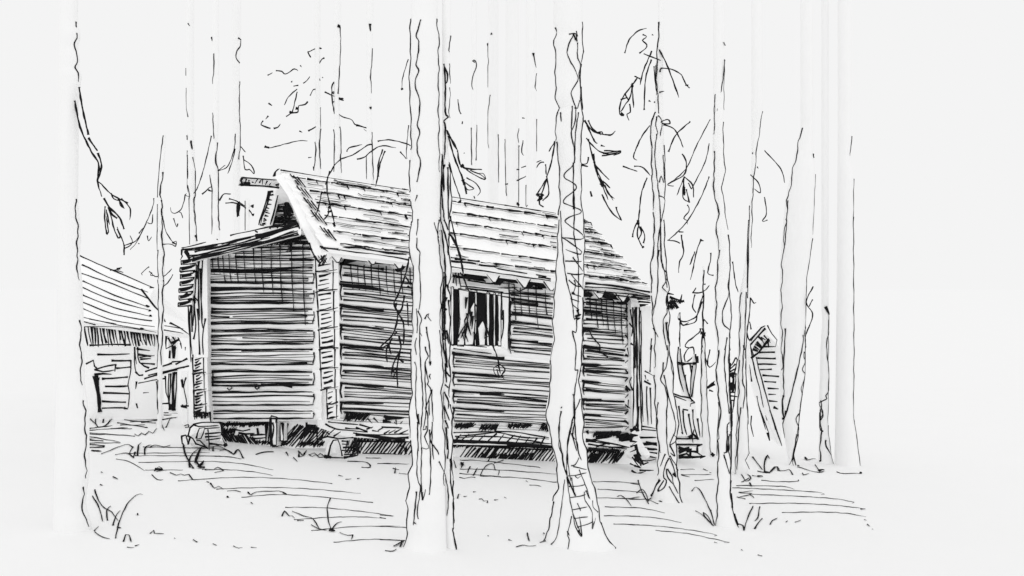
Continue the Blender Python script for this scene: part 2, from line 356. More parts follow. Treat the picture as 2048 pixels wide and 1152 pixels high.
B2R = "1165,45 1167,110 1160,150 1162,190 1167,245 1162,290 1164,335 1163,400 1168,440 1170,479 1167,578 1166,650 1164,718 1159,759 1163,790 1168,844 1166,871 1173,896 1178,935 1184,964 1192,977 1201,1043 1214,1070 1230,1093"
tree("spruce_tree", "biggest spruce trunk, flaring onto broad roots, with a zigzag bark scrawl",
  B2L, B2R, base=1086, inkL=[(58, 282, 3.2), (285, 430, 3.4), (440, 720, 3), (720, 1000, 3.6), (1000, 1078, 4)], inkR=[(45, 105, 3), (130, 330, 3.6), (330, 580, 3), (595, 1045, 3.6), (1043, 1093, 4)], group=GN, inner="""
z 2.2 1145,76 1133,112 1152,150 1154,165 1141,191 1150,220 1148,250 1141,270 1147,303 1146,330 1127,355 1152,376 1126,405 1162,424 1129,443 1164,470 1160,480 1124,476
f 2.2 1080,425 1200,510 1250,550 1240,570 1180,560 1110,530; 1105,630 1160,635 1250,635; 1170,600 1260,720; 1120,740 1200,750 1270,745; 1135,800 1200,850 1250,855; 1155,750 1265,880; 1170,920 1245,945; 1150,960 1230,990; 1165,1015 1225,1060; 1180,0 1185,180 1180,400 1215,600 1220,800 1215,1050; 1065,190 1080,500 1105,740 1130,860 1160,970 1175,1090; 1180,800 1195,850 1170,915
f 4 1160,910 1185,915; 1210,1060 1225,1110; 1190,1120 1240,1100; 1200,1140 1235,1130
l 2.4 185,132 215,128 222,165; 218,115 225,140; 225,170 225,240 240,270 240,350; 255,205 245,250 240,300 250,400; 200,470 195,600 205,650; 230,500 215,600 210,740; 210,480 225,480 235,440; 205,740 205,960; 145,500 147,545
l 4 205,130 215,160; 240,265 240,320; 245,370 255,480
g 2.4 815,670 800,800 820,950 850,1100; 895,0 905,60 920,50 915,150 890,140 915,250 910,400 930,400 905,560 905,700 895,830; 945,600 900,700 860,870 860,1000 880,1140; 905,720 920,900 950,1000; 885,820 920,940
g 4 900,560 905,720; 815,645 820,650
p 1.8 1410,0 1405,180 1430,260 1440,340 1530,570; 1465,430 1500,660 1560,830; 1510,0 1470,200 1465,400 1480,480; 1450,450 1430,600 1405,780 1380,890 1340,940; 1525,0 1510,100 1545,160 1560,260 1580,300; 1500,340 1530,330 1560,280; 1475,420 1620,400; 1480,500 1610,490; 1490,580 1610,560; 1505,670 1620,650; 1515,735 1625,725; 1540,800 1670,770; 1500,720 1480,800 1465,860 1480,890 1450,1000 1415,1035; 1560,370 1620,520 1645,600; 1600,540 1605,600 1660,700 1660,820 1690,745; 1510,700 1530,800 1575,865 1560,720; 1665,610 1670,660 1710,710; 1530,420 1550,435 1570,420; 1515,345 1620,375; 1500,430 1520,530; 1545,620 1570,680
p 2.8 1470,440 1530,565; 1610,530 1640,590; 1465,830 1480,860; 1550,820 1575,865; 1430,240 1440,340; 1660,800 1680,770""", branches=[
  ("l 2.4 120,630 90,680; 120,635 105,720 85,790; 118,640 100,740 80,800; 80,810 30,890; 82,810 45,920 65,945; 80,800 90,880 60,915; 30,885 60,885 35,915 60,905 40,895; 75,740 78,790\nl 4 35,890 60,900; 45,905 65,885", 2.4),
  ("l 2.8 262,530 290,570 325,590 385,600 410,580; 268,540 310,630 325,640; 280,530 300,570 340,600; 320,590 345,585 350,600\nl 2.4 270,615 300,650 350,685 435,675; 350,690 400,690 438,675; 345,700 420,690; 340,650 360,655; 355,675 435,680 400,700; 250,745 280,752; 280,705 275,735 250,740", 2.4),
  ("l 2.6 280,620 310,740 350,830 400,915; 305,690 320,780 350,850 375,910; 310,740 345,780 380,815; 350,820 385,855; 345,885 375,945 405,985 440,1010; 415,945 418,965 440,1010; 290,870 297,895; 360,840 375,880 405,905; 335,800 345,850\nl 4.5 308,730 320,770; 340,830 352,850", 2.4)])
T8L = "1316,45 1311,130 1312,180 1309,225 1299,243 1300,290 1302,353 1305,420 1306,488 1299,530 1300,582 1303,637 1308,677 1307,736 1307,790 1312,860 1315,900 1313,941 1315,957 1301,989"
T8R = "1328,45 1326,180 1327,245 1329,291 1331,353 1329,440 1330,485 1334,548 1339,580 1333,590 1334,607 1340,630 1338,654 1339,700 1346,735 1348,758 1346,785 1355,821 1357,848 1353,877 1354,935 1359,964 1359,989 1372,1018"
tree("spruce_tree", "crooked spruce trunk in front of the porch, many hanging twigs round its thin top",
  T8L, T8R, base=1000, inkL=[(45, 190, 3), (225, 352, 3.4), (353, 420), (425, 585, 3.4), (592, 736, 3), (750, 950, 3.4), (957, 990, 4.5)], inkR=[(291, 400, 3), (440, 680, 3.6), (690, 940, 3.6), (940, 1018, 4.5)], group=GN, inner="""
l 2 590,265 608,400; 612,400 615,500; 605,515 600,560 610,600; 610,510 630,540 620,610; 605,600 595,700 610,850 620,950 625,1150; 615,830 625,800 640,830 635,700; 615,895 645,915 625,1020
q 2.2 270,0 240,230 235,600 205,800 190,900; 250,270 240,330; 265,250 280,420 325,480 300,560 275,600 320,640; 265,0 265,330 290,430 320,600; 320,780 320,820 285,880 290,1000 320,1150; 205,960 245,1040
q 5 310,905 320,1000 345,1110; 325,650 335,750
r 2.2 320,0 330,60 310,180 260,290 300,370 320,480 310,600 315,850 340,1000; 285,150 275,260; 290,260 330,450 385,650 390,750 340,870 410,830 370,780; 340,870 390,970 340,880; 340,970 420,1090; 240,500 230,700 250,850 265,950; 350,100 360,200 385,300
s 2.4 300,200 260,310; 330,235 290,340 290,410 310,430 290,490 235,530 240,510 290,430; 320,330 360,400 370,460 415,550; 345,240 400,400; 330,480 400,600 445,655; 310,330 320,400 365,460; 340,130 390,220 345,190
s 4 235,520 250,515; 370,370 395,405""", branches=[
  ("l 2.2 455,207 475,145 520,100 560,88; 540,118 560,128 540,145 560,165 555,185 525,207; 545,210 630,243; 585,118 593,122", 2.2),
  ("l 2.4 585,197 545,290 528,360; 583,238 555,330 548,480; 595,270 606,390; 570,435 580,440; 595,440 600,445; 620,395 645,390", 2.4),
  ("l 2.8 620,190 660,270 715,420\nl 2.2 625,297 630,280 680,285 725,310 745,350 765,375; 745,360 760,362", 2.4),
  ("l 2.4 528,330 500,318 515,325 490,360 440,430 430,500 450,505; 490,370 480,420 460,450 435,490; 490,370 498,470; 478,450 482,490 465,500 475,530; 455,400 475,440; 490,350 490,380; 435,430 470,420\nl 4.5 435,495 452,505; 488,355 495,370", 2.4),
  ("l 2.4 575,555 535,610 500,690 500,715 515,720; 445,750 515,775; 500,750 540,755 578,795; 562,805 535,880 525,970 520,1010; 520,1010 500,1050 492,1090; 525,1020 515,1080 540,1140; 530,1040 550,1080 545,1120; 520,1030 535,1070 520,1100\nl 4 520,1010 515,1030; 540,1135 545,1142", 2.2),
  ("l 2.4 625,540 660,525 672,545 635,545; 640,550 690,570 720,620 735,660; 730,690 750,730 740,790 680,825 660,840 690,845; 770,535 700,600 665,680", 2.2)])
T9L = "1427,200 1425,303 1427,337 1423,370 1435,428 1429,462 1436,500 1429,575 1429,655 1435,690 1431,728 1430,758 1438,816 1434,870 1433,950 1431,1000 1430,1052"
T9R = "1450,85 1447,245 1447,300 1451,340 1444,374 1453,440 1457,470 1461,520 1457,575 1464,634 1459,661 1460,690 1458,720 1459,760 1463,830 1462,900 1461,985 1465,1020 1476,1052"
tree("spruce_tree", "bare spruce trunk right of the porch with a dark seam on its right edge",
  T9L, T9R, base=1052, inkL=[(190, 270, 1.5), (303, 500), (500, 700, 3.2), (700, 880, 3.6), (880, 1052, 3.2)], inkR=[(120, 220, 1.8), (245, 460, 2.6), (470, 700, 3.4), (700, 960, 4), (960, 1052, 4.2)], group=GN, inner="""
q 2.2 880,450 870,640 810,800 815,920 880,980 895,1050; 850,1040 830,1150; 875,520 880,700
r 2.2 840,0 825,150 840,350 870,600; 740,505 720,850; 735,560 745,900 740,980; 870,0 880,150 870,400 885,560; 820,950 850,940 850,700 870,680; 860,800 870,930
r 6.5 885,560 888,740; 880,160 870,230; 884,500 890,700
r 3 878,120 884,500; 890,740 905,1100; 882,760 890,1100; 868,150 880,420
s 2.4 850,0 840,190; 870,30 860,150 880,260; 885,200 885,560; 820,210 870,380; 900,560 905,700
s 5 890,560 895,680; 920,740 945,835
l 1.8 885,410 882,600""", branches=[
  ("l 1.8 865,525 800,650 750,760 680,825; 860,640 840,730 775,860; 935,240 925,340 898,485; 930,155 937,170; 740,800 705,890", 1.8),
  ("l 2.4 740,800 735,900 768,920; 740,800 780,840 785,900; 750,860 765,925; 735,820 745,880; 760,830 775,860\nl 4 738,850 742,890", 2.2),
  ("l 2 860,800 820,900 750,1020 665,1105; 755,935 765,960 738,1000 755,1010 755,1030; 660,1105 700,1110 720,1120; 715,1065 738,1065; 725,1080 735,1150\nq 2.2 455,130 475,290 440,370 430,470; 630,170 590,280 555,450 535,530; 715,290 715,350 690,470 740,490; 575,280 530,400; 620,180 655,185", 2)])
tree("spruce_tree", "slender spruce just left of the little hut, its bark ragged towards the root",
  "1503,380 1500,400 1493,500 1485,560 1478,590 1476,700 1474,800 1472,850 1468,950", "1525,224 1514,300 1506,390 1503,500 1501,600 1497,640 1491,700 1493,765 1496,830 1496,890 1499,905 1491,920 1498,937",
  base=948, inkL=[(585, 720, 2.6), (720, 948, 2.4)], inkR=[(224, 495, 2.2), (595, 720, 2.6), (720, 937, 2.2)], group=GN, inner="""
n 2 73,262 65,490
q 2.2 1045,0 1030,600; 1020,640 1005,1150; 1070,690 1060,850 1030,1000 1035,1150
r 2.2 1000,0 990,310 1010,400 990,560; 1025,0 1025,450 1045,700; 975,550 960,700 940,1100""", branches=[
  ("q 2 910,370 935,560 960,640; 1070,690 1100,740 1120,730; 1060,900 1075,970\nn 2 110,125 150,170 160,205; 75,185 95,205 100,230 85,220; 110,240 115,280 105,300 118,297; 80,130 86,140; 92,165 95,170", 2),
  ("r 2.4 870,200 900,180 940,110 950,130 930,230 910,260 880,290; 940,250 930,430 910,600; 890,210 935,170; 885,240 930,210; 885,270 935,250; 890,420 930,420; 890,450 960,460; 895,490 930,490\nr 5 920,240 910,420; 875,180 880,230; 890,250 920,290; 905,330 900,400", 2.4)])
tree("spruce_sapling", "thin young sapling with looping twigs beside the porch railing, right of the dark purlin end",
  "1405,535 1404,640 1402,690 1400,740 1400,800 1402,880", "1408,535 1408,640 1411,700 1414,760 1416,830 1422,908", base=912, top=532, w=2.6,
  inkL=[(540, 700, 3), (700, 880, 2.4)], inkR=[(640, 760, 2.6), (760, 905, 2.6)], branches=[
  ("q 2.2 550,645 640,640 705,580; 575,660 555,770 585,820; 645,670 600,820 580,900 490,930 440,920; 640,720 590,850 490,900 430,880 430,830; 560,640 585,600; 655,570 670,570", 2.2),
  ("q 2.4 440,820 445,870 440,1050 445,1150; 435,870 470,935 520,905; 625,960 610,1000 500,1090 500,1130 560,1130; 655,880 690,920; 640,960 670,1030 \nq 5 640,990 650,1050; 625,1000 670,1010\nr 2.2 640,0 690,180 720,190 760,150; 490,150 480,100 510,40 560,20 560,100 490,160; 710,40 690,130 690,180; 680,390 750,320; 700,400 740,415; 690,380 755,350; 720,1000 730,1090\nr 4.5 690,380 745,330; 720,960 745,985; 590,100 600,160", 2.2)])
# ---- right-hand far trees
tree("spruce_tree", "leaning spruce trunk with ragged bark, first trunk right of the little gabled hut",
  "1601,257 1585,330 1571,402 1566,460 1561,520 1559,620 1561,738 1562,835 1570,880 1578,927", "1626,309 1630,350 1624,478 1612,560 1610,650 1609,747 1598,830 1596,870 1587,910 1592,932",
  base=930, inkL=[(257, 440, 2.6), (440, 740, 2.4), (790, 836, 4.5)], inkR=[(309, 316, 4), (350, 470, 1.8), (478, 650, 2.4), (650, 860, 2), (868, 932, 3)], group=GN, inner="""
n 2.2 165,250 157,360
t 2.6 410,370 400,700 405,890; 540,420 540,480 480,740 400,1100
t 2.2 580,360 555,410 580,500 570,720 530,950 515,1150; 555,550 550,590 570,625 535,680 570,720; 560,760 530,830 570,920 555,990 490,1060 535,1150
u 2.2 415,0 390,215; 535,0 510,150 475,400 490,430; 555,0 490,60 540,160 530,180 575,300 540,340 545,400 520,440; 500,180 470,380 450,420""", branches=[("t 2.2 640,50 585,170 635,270 580,430 585,520; 635,150 605,205", 2.2)])
tree("spruce_tree", "narrow spruce trunk with a knobby bark bulge, next to the last trunk on the right",
  "1643,616 1645,640 1641,700 1640,760 1638,800 1639,850 1637,921", "1657,600 1657,670 1657,760 1656,850 1661,905 1667,927",
  base=926, inkL=[(800, 921, 2.8)], inkR=[(640, 850, 1.8), (850, 927, 2)], group=GN, inner="""
t 2.2 725,205 755,260 755,400 735,470 740,600 770,760 765,830 725,885 735,910 685,940 705,1020 685,1080 700,1150
t 5 725,205 755,265
u 2.4 690,0 680,130 705,160; 700,0 705,50 685,90; 725,225 725,270 770,345""")
tree("spruce_tree", "last spruce trunk on the right, edged by one nearly straight plumb line",
  "1676,260 1674,600 1670,930", "1703,273 1699,313 1707,358 1706,434 1707,700 1706,830 1713,880 1719,931", base=930,
  inkR=[(273, 313, 2.6), (358, 470, 2), (434, 840, 2.8), (840, 931, 2.6)], group=GN)
# ---- barn-side thin tree
tree("spruce_tree", "thin forked pole of a spruce growing in front of the barn's right end",
  "326,275 320,330 316,380 315,480 316,560 317,640 315,720 315,830", "332,275 328,345 323,390 328,415 326,460 330,500 329,560 328,640 325,720 324,830", d=14.55, top=268,
  inkL=[(500, 560, 2.4), (560, 735, 2.6), (760, 828, 2)], inkR=[(345, 400, 2.6), (400, 560, 2.8), (560, 730, 2.6)], group=GN, inner="i 2.8 455,580 440,690 430,780 425,865; 425,895 410,930 425,960 428,1010 425,1050 425,1110", branches=[
  ("i 1.8 410,868 405,905 375,980 330,1070 300,1105; 275,1085 330,1060 375,985; 380,980 400,985 405,940; 275,1100 310,1075 300,1040; 340,1030 365,1000; 380,1040 385,1065 400,1045; 338,1075 343,1078", 1.8),
  ("i 1.8 450,950 465,1020 500,1075; 440,1080 490,1080 510,1090 512,1065 495,1075\ni 3.4 495,1070 512,1080\na 1.8 440,140 400,175 405,185; 440,165 455,175 470,190 520,188 560,150; 455,170 448,185 470,185; 565,180 545,215 510,250; 235,160 290,152; 270,150 298,145; 275,160 305,170", 1.8)])
# ---- faint forest behind the cabin
def far(label, xl, xr, d, txt, br=(), kind="spruce_tree", top=-170, w=2.0):
    L = " ".join(f"{x},{y}" for x, y in xl); R = " ".join(f"{x},{y}" for x, y in xr)
    tree(kind, label, L, R, d=d, inner=txt, wi=w, branches=br, group=GF, top=top)
far("faint slim spruce rising behind the low left end of the annex roof", [(372, 40), (373, 200), (375, 300), (375, 375), (379, 400), (380, 490)], [(388, 40), (388, 270), (391, 345), (391, 400), (394, 480)], 21,
    "i 2.6 558,268 557,305; 568,670 570,780; 568,810 578,850 573,900 578,1080; 602,740 602,840 597,890 605,1000 610,1062\ni 1.8 572,65 580,78; 562,360 560,440 572,495; 568,650 558,700 555,840; 593,680 602,740\ni 3 565,580 568,600; 585,605 590,645; 603,1040 612,1065",
    [("i 1.8 675,580 640,730 605,830 570,860 555,850 560,845; 555,850 545,895 530,925 505,937 490,930 486,910; 520,930 535,935 540,950 543,960; 500,960 515,1000 520,985", 1.8)])
far("spruce trunk above the annex roof with a small looped twig at each side", [(424, 70), (426, 170), (425, 280), (420, 345), (425, 400), (424, 470)], [(438, 70), (438, 250), (434, 300), (437, 345), (437, 400), (440, 465)], 20.4,
    "i 2.2 690,205 690,280 680,342; 684,475 690,595\ni 2.8 668,760 682,830 678,900 682,1000 677,1035; 708,612 697,690 710,760 708,900 712,1000 717,1015\ni 4 676,130 683,130; 680,128 682,145",
    [("i 2.2 632,850 665,820 675,815 680,835 660,830", 2.2), ("i 2.4 712,880 730,850 765,848", 2.2), ("i 1.8 785,570 780,640 750,720 705,742; 785,640 770,700 750,755; 705,742 725,725 740,715", 1.8)])
far("faint spruce trunk with a curled top line, standing above the jutting ridge log", [(464, 80), (465, 200), (466, 470)], [(482, 80), (479, 130), (481, 230), (480, 470)], 22,
    "i 2.2 805,135 822,140 792,210 805,245; 806,330 806,480 812,580 803,690\ni 4 803,133 815,137", [("i 2 810,630 832,655; 822,672 830,735 850,735 872,755 862,720 825,690", 2)])
far("stub of a young spruce with drooping twigs below the ridge log's end", [(491, 395), (491, 462)], [(500, 395), (500, 460)], 18.5,
    "i 2.6 808,920 806,1018; 830,880 830,1012", [("i 2.4 755,870 790,880 805,900 800,950; 740,890 785,890 830,910 855,930 868,950; 800,885 815,895 830,905\ni 4.5 797,890 795,955; 862,900 868,912; 866,940 868,950", 2.4)], kind="spruce_sapling", top=398)
far("airy spruce with light scattered foliage behind the ridge's left end", [(629, 90), (631, 280), (628, 345)], [(641, 90), (641, 215), (642, 345)], 21.5,
    "j 2.8 440,897 450,930 445,1020 435,1090; 480,805 473,920 480,1080\nj 1.8 480,660 478,690 480,800\nj 4.5 430,1062 437,1090", [
    ("j 2.2 120,442 152,425; 175,412 215,415 240,435 300,400 325,412; 340,375 350,388; 392,285 460,258 485,262 442,245; 392,285 412,322; 505,327 485,335 450,405", 2.2),
    ("j 2 280,490 285,480; 295,517 328,510; 360,497 385,480 405,450; 450,452 470,465 475,478; 320,535 260,590 233,645; 320,555 300,640 285,695 265,690; 490,455 495,460\nj 5 268,690 292,695; 310,665 330,670", 2),
    ("j 2.4 245,722 280,700 325,690 330,650 375,640 390,620; 125,632 150,648; 125,718 105,740; 90,750 75,778 140,803; 160,803 190,795 205,770; 333,820 355,830; 395,820 430,800 455,785", 2.4),
    ("j 1.8 408,580 430,540 468,538; 97,925 130,935 250,905 330,887 390,887; 395,1000 418,997\nj 4 100,925 130,933", 1.8)])
far("spruce trunk behind the roof ridge crossed by a short dark twig", [(667, 50), (668, 340)], [(682, 50), (680, 200), (683, 345)], 21,
    "j 2.2 612,115 615,250 605,480 600,570\nj 2.8 568,815 575,850 572,1100; 610,793 620,880 615,1010 623,1105\nj 4 598,113 612,117", [
    ("j 2.2 570,487 555,520 558,620 575,710 592,775; 505,555 560,580 630,605; 560,570 575,553 555,560; 575,600 635,600; 560,625 580,615\nj 1.8 565,665 620,720 685,742 720,780 815,805 790,822 770,805\nj 3 720,780 815,805; 590,600 635,612", 2.2)])
far("spruce trunk behind the roof ridge with a V of bare sticks at its foot", [(733, 45), (733, 300), (734, 380)], [(747, 45), (742, 160), (748, 360)], 20.6,
    "j 2.4 830,260 830,340 818,440 825,530 840,567; 828,830 830,960 838,1150\nj 2.8 792,985 788,1150\nj 4 815,100 820,150; 818,660 822,675", [("j 2.4 900,945 870,1040 865,1130 850,1200; 915,955 880,1050 870,1130", 2.4)])
far("narrow spruce pole above the roof, close to the right of the slim dark-streaked trunk", [(943, 110), (943, 335)], [(954, 110), (953, 400)], 20.8,
    "k 2.2 465,290 452,280 460,278 475,300 450,390 455,440; 476,630 472,825\nk 3 447,645 449,850", [("k 2 372,490 380,550 390,570; 398,610 395,625; 405,785 410,783", 2)])
far("faint spruce trunk above the roof with one broken line down its left edge", [(976, 80), (976, 200), (976, 420)], [(997, 80), (997, 420)], 22.5,
    "k 2 535,183 527,200 540,270 535,340 528,425; 550,470 535,600 535,700 542,760\nk 2.4 593,685 595,945\nk 4 533,185 528,200; 555,137 562,140")
far("faint spruce trunk above the roof with one upswept thin twig at its right", [(1011, 90), (1010, 280), (1013, 430)], [(1038, 90), (1037, 430)], 21.8,
    "k 2.4 632,710 630,850 640,1020; 710,745 710,1050 700,1070\nk 2 707,650 700,690 705,730\nk 4 705,745 713,748; 695,1062 705,1070", [("k 2 632,957 720,925 790,880 820,840 845,835; 720,865 830,825; 690,875 710,875; 730,715 722,780 735,798; 725,592 740,594", 2)])
far("spruce trunk above the roof close on the left of the biggest trunk", [(1052, 100), (1052, 430)], [(1073, 100), (1073, 440)], 20.5,
    "k 2.2 785,243 800,320; 803,350 795,430 805,445; 808,600 803,740 808,775; 747,960 743,1050 748,1080 755,1070\nk 4 785,243 788,262")

# ------------------------------------------------------------------ cabin
cabin = thing("log_cabin", P(900, 940, 13.7), "weathered log cabin with plank roof, leaning annex and barred window, behind the front trunks", "cabin")
A = vplane(660, 12.9, 1275, 14.5)          # long wall
Bp = vplane(405, 13.5, 660, 12.9)          # annex front
def logs(M, pl, x0f, x1f, yt, yb, bulge, skip=None):
    """one round log: yt(x), yb(x) pixel edges"""
    rows = []
    for i in range(9):
        a = math.pi*i/8; t = (1-math.cos(a))/2; row = []
        for j in range(25):
            x = x0f+(x1f-x0f)*j/24; y = yt(x)+(yb(x)-yt(x))*t
            p, n = pl.at(x, y); row.append(p+n*(bulge*math.sin(a)*(1+.12*math.sin(j*.9+yt(x)))))
        rows.append(row)
    M.grid(rows)
class LogSurf:
    def __init__(s, pl, yt, yb, bulge): s.pl, s.yt, s.yb, s.b = pl, yt, yb, bulge
    def at(s, x, y):
        t = max(.02, min(.98, (y-s.yt(x))/(s.yb(x)-s.yt(x)))); p, n = s.pl.at(x, y)
        return p+n*(s.b*2*math.sqrt(t*(1-t))*1.16+.004), n
def grain(M, sf, x0, x1, ts, w, sag=0.0):
    for t in ts:
        a = x0+rnd.uniform(-2, 8); b = x1-rnd.uniform(-1, 16)
        cuts = [a, b]
        if rnd.random() < .1 and b-a > 110:
            c = rnd.uniform(a+40, b-40); cuts = [a, c, c+rnd.uniform(4, 18), b]
        for q in range(0, len(cuts), 2):
            xa, xb = cuts[q], cuts[q+1]
            if xb-xa < 12: continue
            n = max(2, int((xb-xa)/24)); ph = rnd.random()*6; k = rnd.uniform(-1.8, 1.8)
            pts = []
            for i in range(n+1):
                x = xa+(xb-xa)*i/n; y = sf.yt(x)+(sf.yb(x)-sf.yt(x))*t+k*(i/n-.5)*2+.8*math.sin(i*.8+ph)
                pts.append((x, y))
            ink(M, sf, pts, w*rnd.uniform(.6, 1.6), wob=.6, step=13)

# long wall ---------------------------------------------------------
M = MB()
NA = 8; BULG = .03
topA = lambda x: 524+(x-672)*(592-524)/600.0
botA = lambda x: 836+(x-672)*(866-836)/600.0
p_ = [A.shift(-.02).at(*q)[0] for q in ((655, 505), (1276, 575), (1276, 868), (655, 836))]
nA = A.n
M.prism(p_, [q-nA*.14 for q in p_])
cut = [0, .135, .265, .395, .52, .645, .77, .885, 1]
for i in range(NA):
    t0, t1 = cut[i], cut[i+1]
    yt = lambda x, t=t0: topA(x)+(botA(x)-topA(x))*t+1.4*math.sin(x*.019+t*23)
    yb = lambda x, t=t1: topA(x)+(botA(x)-topA(x))*t+1.4*math.sin(x*.019+t*23)
    logs(M, A, 664, 1272, yt, yb, BULG)
    sf = LogSurf(A, yt, yb, BULG)
    segs = [(680, 896), (905, 1160), (1164, 1256)]
    for (a, b) in segs:
        rows_ = [.03, .15, .27, .38, .5, .61, .71] if i else [.1, .26, .42, .55, .7, .85]
        if a == 905 and i in (1, 2, 3):
            a = 1018; 
        rows_ = [t+rnd.uniform(-.045, .045) for t in rows_ if rnd.random() < .93]
        grain(M, sf, a, b, rows_, 1.85)
        ink(M, sf, [(a-2, yt(a)+2), (a+(b-a)*.4, yt((a+b)/2)+1)], 4.2)
        ink(M, sf, [(a+2, yt(a)+3), (a-1, (yt(a)+yb(a))/2), (a+2, yb(a)-7)], 3.2)
        if b == 1256: ink(M, sf, [(b-8, yt(b)+8), (b+1, (yt(b)+yb(b))/2), (b-8, yb(b)-6)], 2.8)
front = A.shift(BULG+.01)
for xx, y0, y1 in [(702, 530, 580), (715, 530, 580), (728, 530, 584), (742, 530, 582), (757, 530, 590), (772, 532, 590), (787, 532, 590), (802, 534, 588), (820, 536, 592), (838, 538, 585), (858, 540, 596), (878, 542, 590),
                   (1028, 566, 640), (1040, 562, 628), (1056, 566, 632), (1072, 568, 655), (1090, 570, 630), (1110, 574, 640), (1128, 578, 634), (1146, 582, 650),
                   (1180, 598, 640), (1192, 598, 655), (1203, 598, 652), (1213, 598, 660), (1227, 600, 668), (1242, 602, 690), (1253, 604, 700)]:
    ink(M, front, [(xx, y0), (xx+1, (y0+y1)/2), (xx+4, y1)], 2)  # upright ink hatch drawing the shadow under the eave
inks(M, front, "f 2.6 225,770 330,800 500,810; 245,800 480,835; 180,850 520,900; 200,880 700,865; 265,870 550,905; 640,905 980,935; 630,930 980,965; 630,965 960,1005; 640,860 700,900 760,870 930,880\nh 2.4 200,395 400,420; 195,410 415,440; 200,430 400,455; 195,450 420,475; 215,520 230,560 265,600 265,625 300,650\nh 5 235,375 260,370; 270,375 310,385; 365,400 390,405", 2.4)
# joint shadows below the lowest log, drawn as ink blotches on the wall face
for x0, y0, x1, y1 in [(687, 826, 732, 841), (908, 846, 945, 856), (958, 848, 990, 860), (1015, 848, 1060, 856), (1078, 846, 1100, 862), (1185, 864, 1235, 872), (1240, 868, 1262, 880)]:
    blotch(M, front, x0, y0, x1, y1, 5, .6)
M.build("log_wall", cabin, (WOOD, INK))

# annex front -------------------------------------------------------
M = MB()
ysB = [470, 492, 514, 541, 575, 617, 657, 698, 739, 781, 819, 842]
p_ = [Bp.shift(-.02).at(*q)[0] for q in ((405, 515), (600, 462), (655, 462), (655, 842), (405, 842))]
M.prism(p_, [q-Bp.n*.14 for q in p_])
for i in range(len(ysB)-1):
    y0, y1 = ysB[i], ysB[i+1]
    yt = lambda x, y=y0: y+(1.3*math.sin(x*.027+y)); yb = lambda x, y=y1: y+(1.3*math.sin(x*.027+y))
    xs = max(410, 365+(514-y0)/.26+14)
    logs(M, Bp, xs, 645, yt, yb, BULG); sf = LogSurf(Bp, yt, yb, BULG)
    a, b = max(xs, 416), 632
    if i < 3: ts = [.1, .25, .42, .58, .74, .9]
    elif i >= 9: ts = [.06, .3] if i == 10 else [.1, .3, .55]
    else: ts = [.04, .15, .27, .39, .5, .62, .72]
    grain(M, sf, a+2, b, [t+rnd.uniform(-.025, .025) for t in ts], 1.9)
    if i >= 3:
        ink(M, sf, [(a+6, yt(a)+2), (b-70, yt(b)+2), (b-6, yt(b)+2)], 3.2)
        ink(M, sf, [(a+4, yt(a)+y1*0+(y1-y0)*.73), (b-120, y0+(y1-y0)*.75), (b-2, y0+(y1-y0)*.74)], 3.4)
        ink(M, sf, [(a+4, y0+2), (a+2, y0+(y1-y0)*.4), (a+5, y0+(y1-y0)*.75)], 3.6)
        ink(M, sf, [(b-2, y0+6), (b, y0+(y1-y0)*.4), (b-3, y0+(y1-y0)*.7)], 2.6)
    else:
        ink(M, sf, [(b-50, y0+5), (b, y0+6)], 4.5)
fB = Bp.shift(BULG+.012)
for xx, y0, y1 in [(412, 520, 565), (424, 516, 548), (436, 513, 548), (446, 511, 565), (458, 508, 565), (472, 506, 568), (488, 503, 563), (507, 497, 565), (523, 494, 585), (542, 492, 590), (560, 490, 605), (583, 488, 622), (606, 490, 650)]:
    ink(M, fB, [(xx, y0), (xx+1, (y0+y1)/2), (xx+5, y1)], 2.2)  # upright strokes put the annex eave's shadow onto the logs in ink
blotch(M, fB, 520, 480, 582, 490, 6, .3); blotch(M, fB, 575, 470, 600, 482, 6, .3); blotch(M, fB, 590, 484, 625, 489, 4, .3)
inks(M, fB, "c 3 235,760 300,765 380,765 450,765 560,760 640,770; 300,775 310,785 325,775 315,765; 445,770 455,782 468,772; 225,690 225,760; 205,365 205,440; 200,260 205,330\nb 3 1200,890 1240,880 1240,950 1210,960; 1260,880 1255,960 1230,965; 1180,850 1420,850; 1200,830 1420,880", 3)
M.build("annex_wall", cabin, (WOOD, INK))

# corner stacks ------------------------------------------------------
def stack(px_left, px_right, y_list, pl, out, short_w=2.4, dens=8.5, edge_w=2.6, hx=(.08, .72)):
    M = MB()
    for y0, y1 in zip(y_list, y_list[1:]):
        xl0, xr0, xl1, xr1 = interp(px_left, y0), interp(px_right, y0), interp(px_left, y1), interp(px_right, y1)
        s2 = pl.shift(out)
        board(M, s2, [(xl0, y0+.5), (xr0, y0+.5), (xr1, y1-.5), (xl1, y1-.5)], out+.05, 0)
        ink(M, s2, [(xl0+1, y0), (xl1+1, y1)], edge_w); ink(M, s2, [(xl0+(xr0-xl0)*.78, y0), (xl0+(xr1-xl1)*.78, y1)], edge_w*.9)
        ink(M, s2, [(xl0, y1+rnd.uniform(-3, 3)), ((xl0+xr0)/2, y1-2), (xr0-2, y1-rnd.uniform(2, 7))], 2.2)
        n = max(1, int((y1-y0)/dens))
        for k in range(n):
            y = y0+(k+.6)*(y1-y0)/n; xa = xl0+(xr0-xl0)*hx[0]+rnd.uniform(0, 5); xb = xl0+(xr0-xl0)*hx[1]-rnd.uniform(0, 7)
            ink(M, s2, [(xa, y+2), ((xa+xb)/2, y), (xb, y-rnd.uniform(1, 4))], short_w*rnd.uniform(.8, 1.5))
    return M
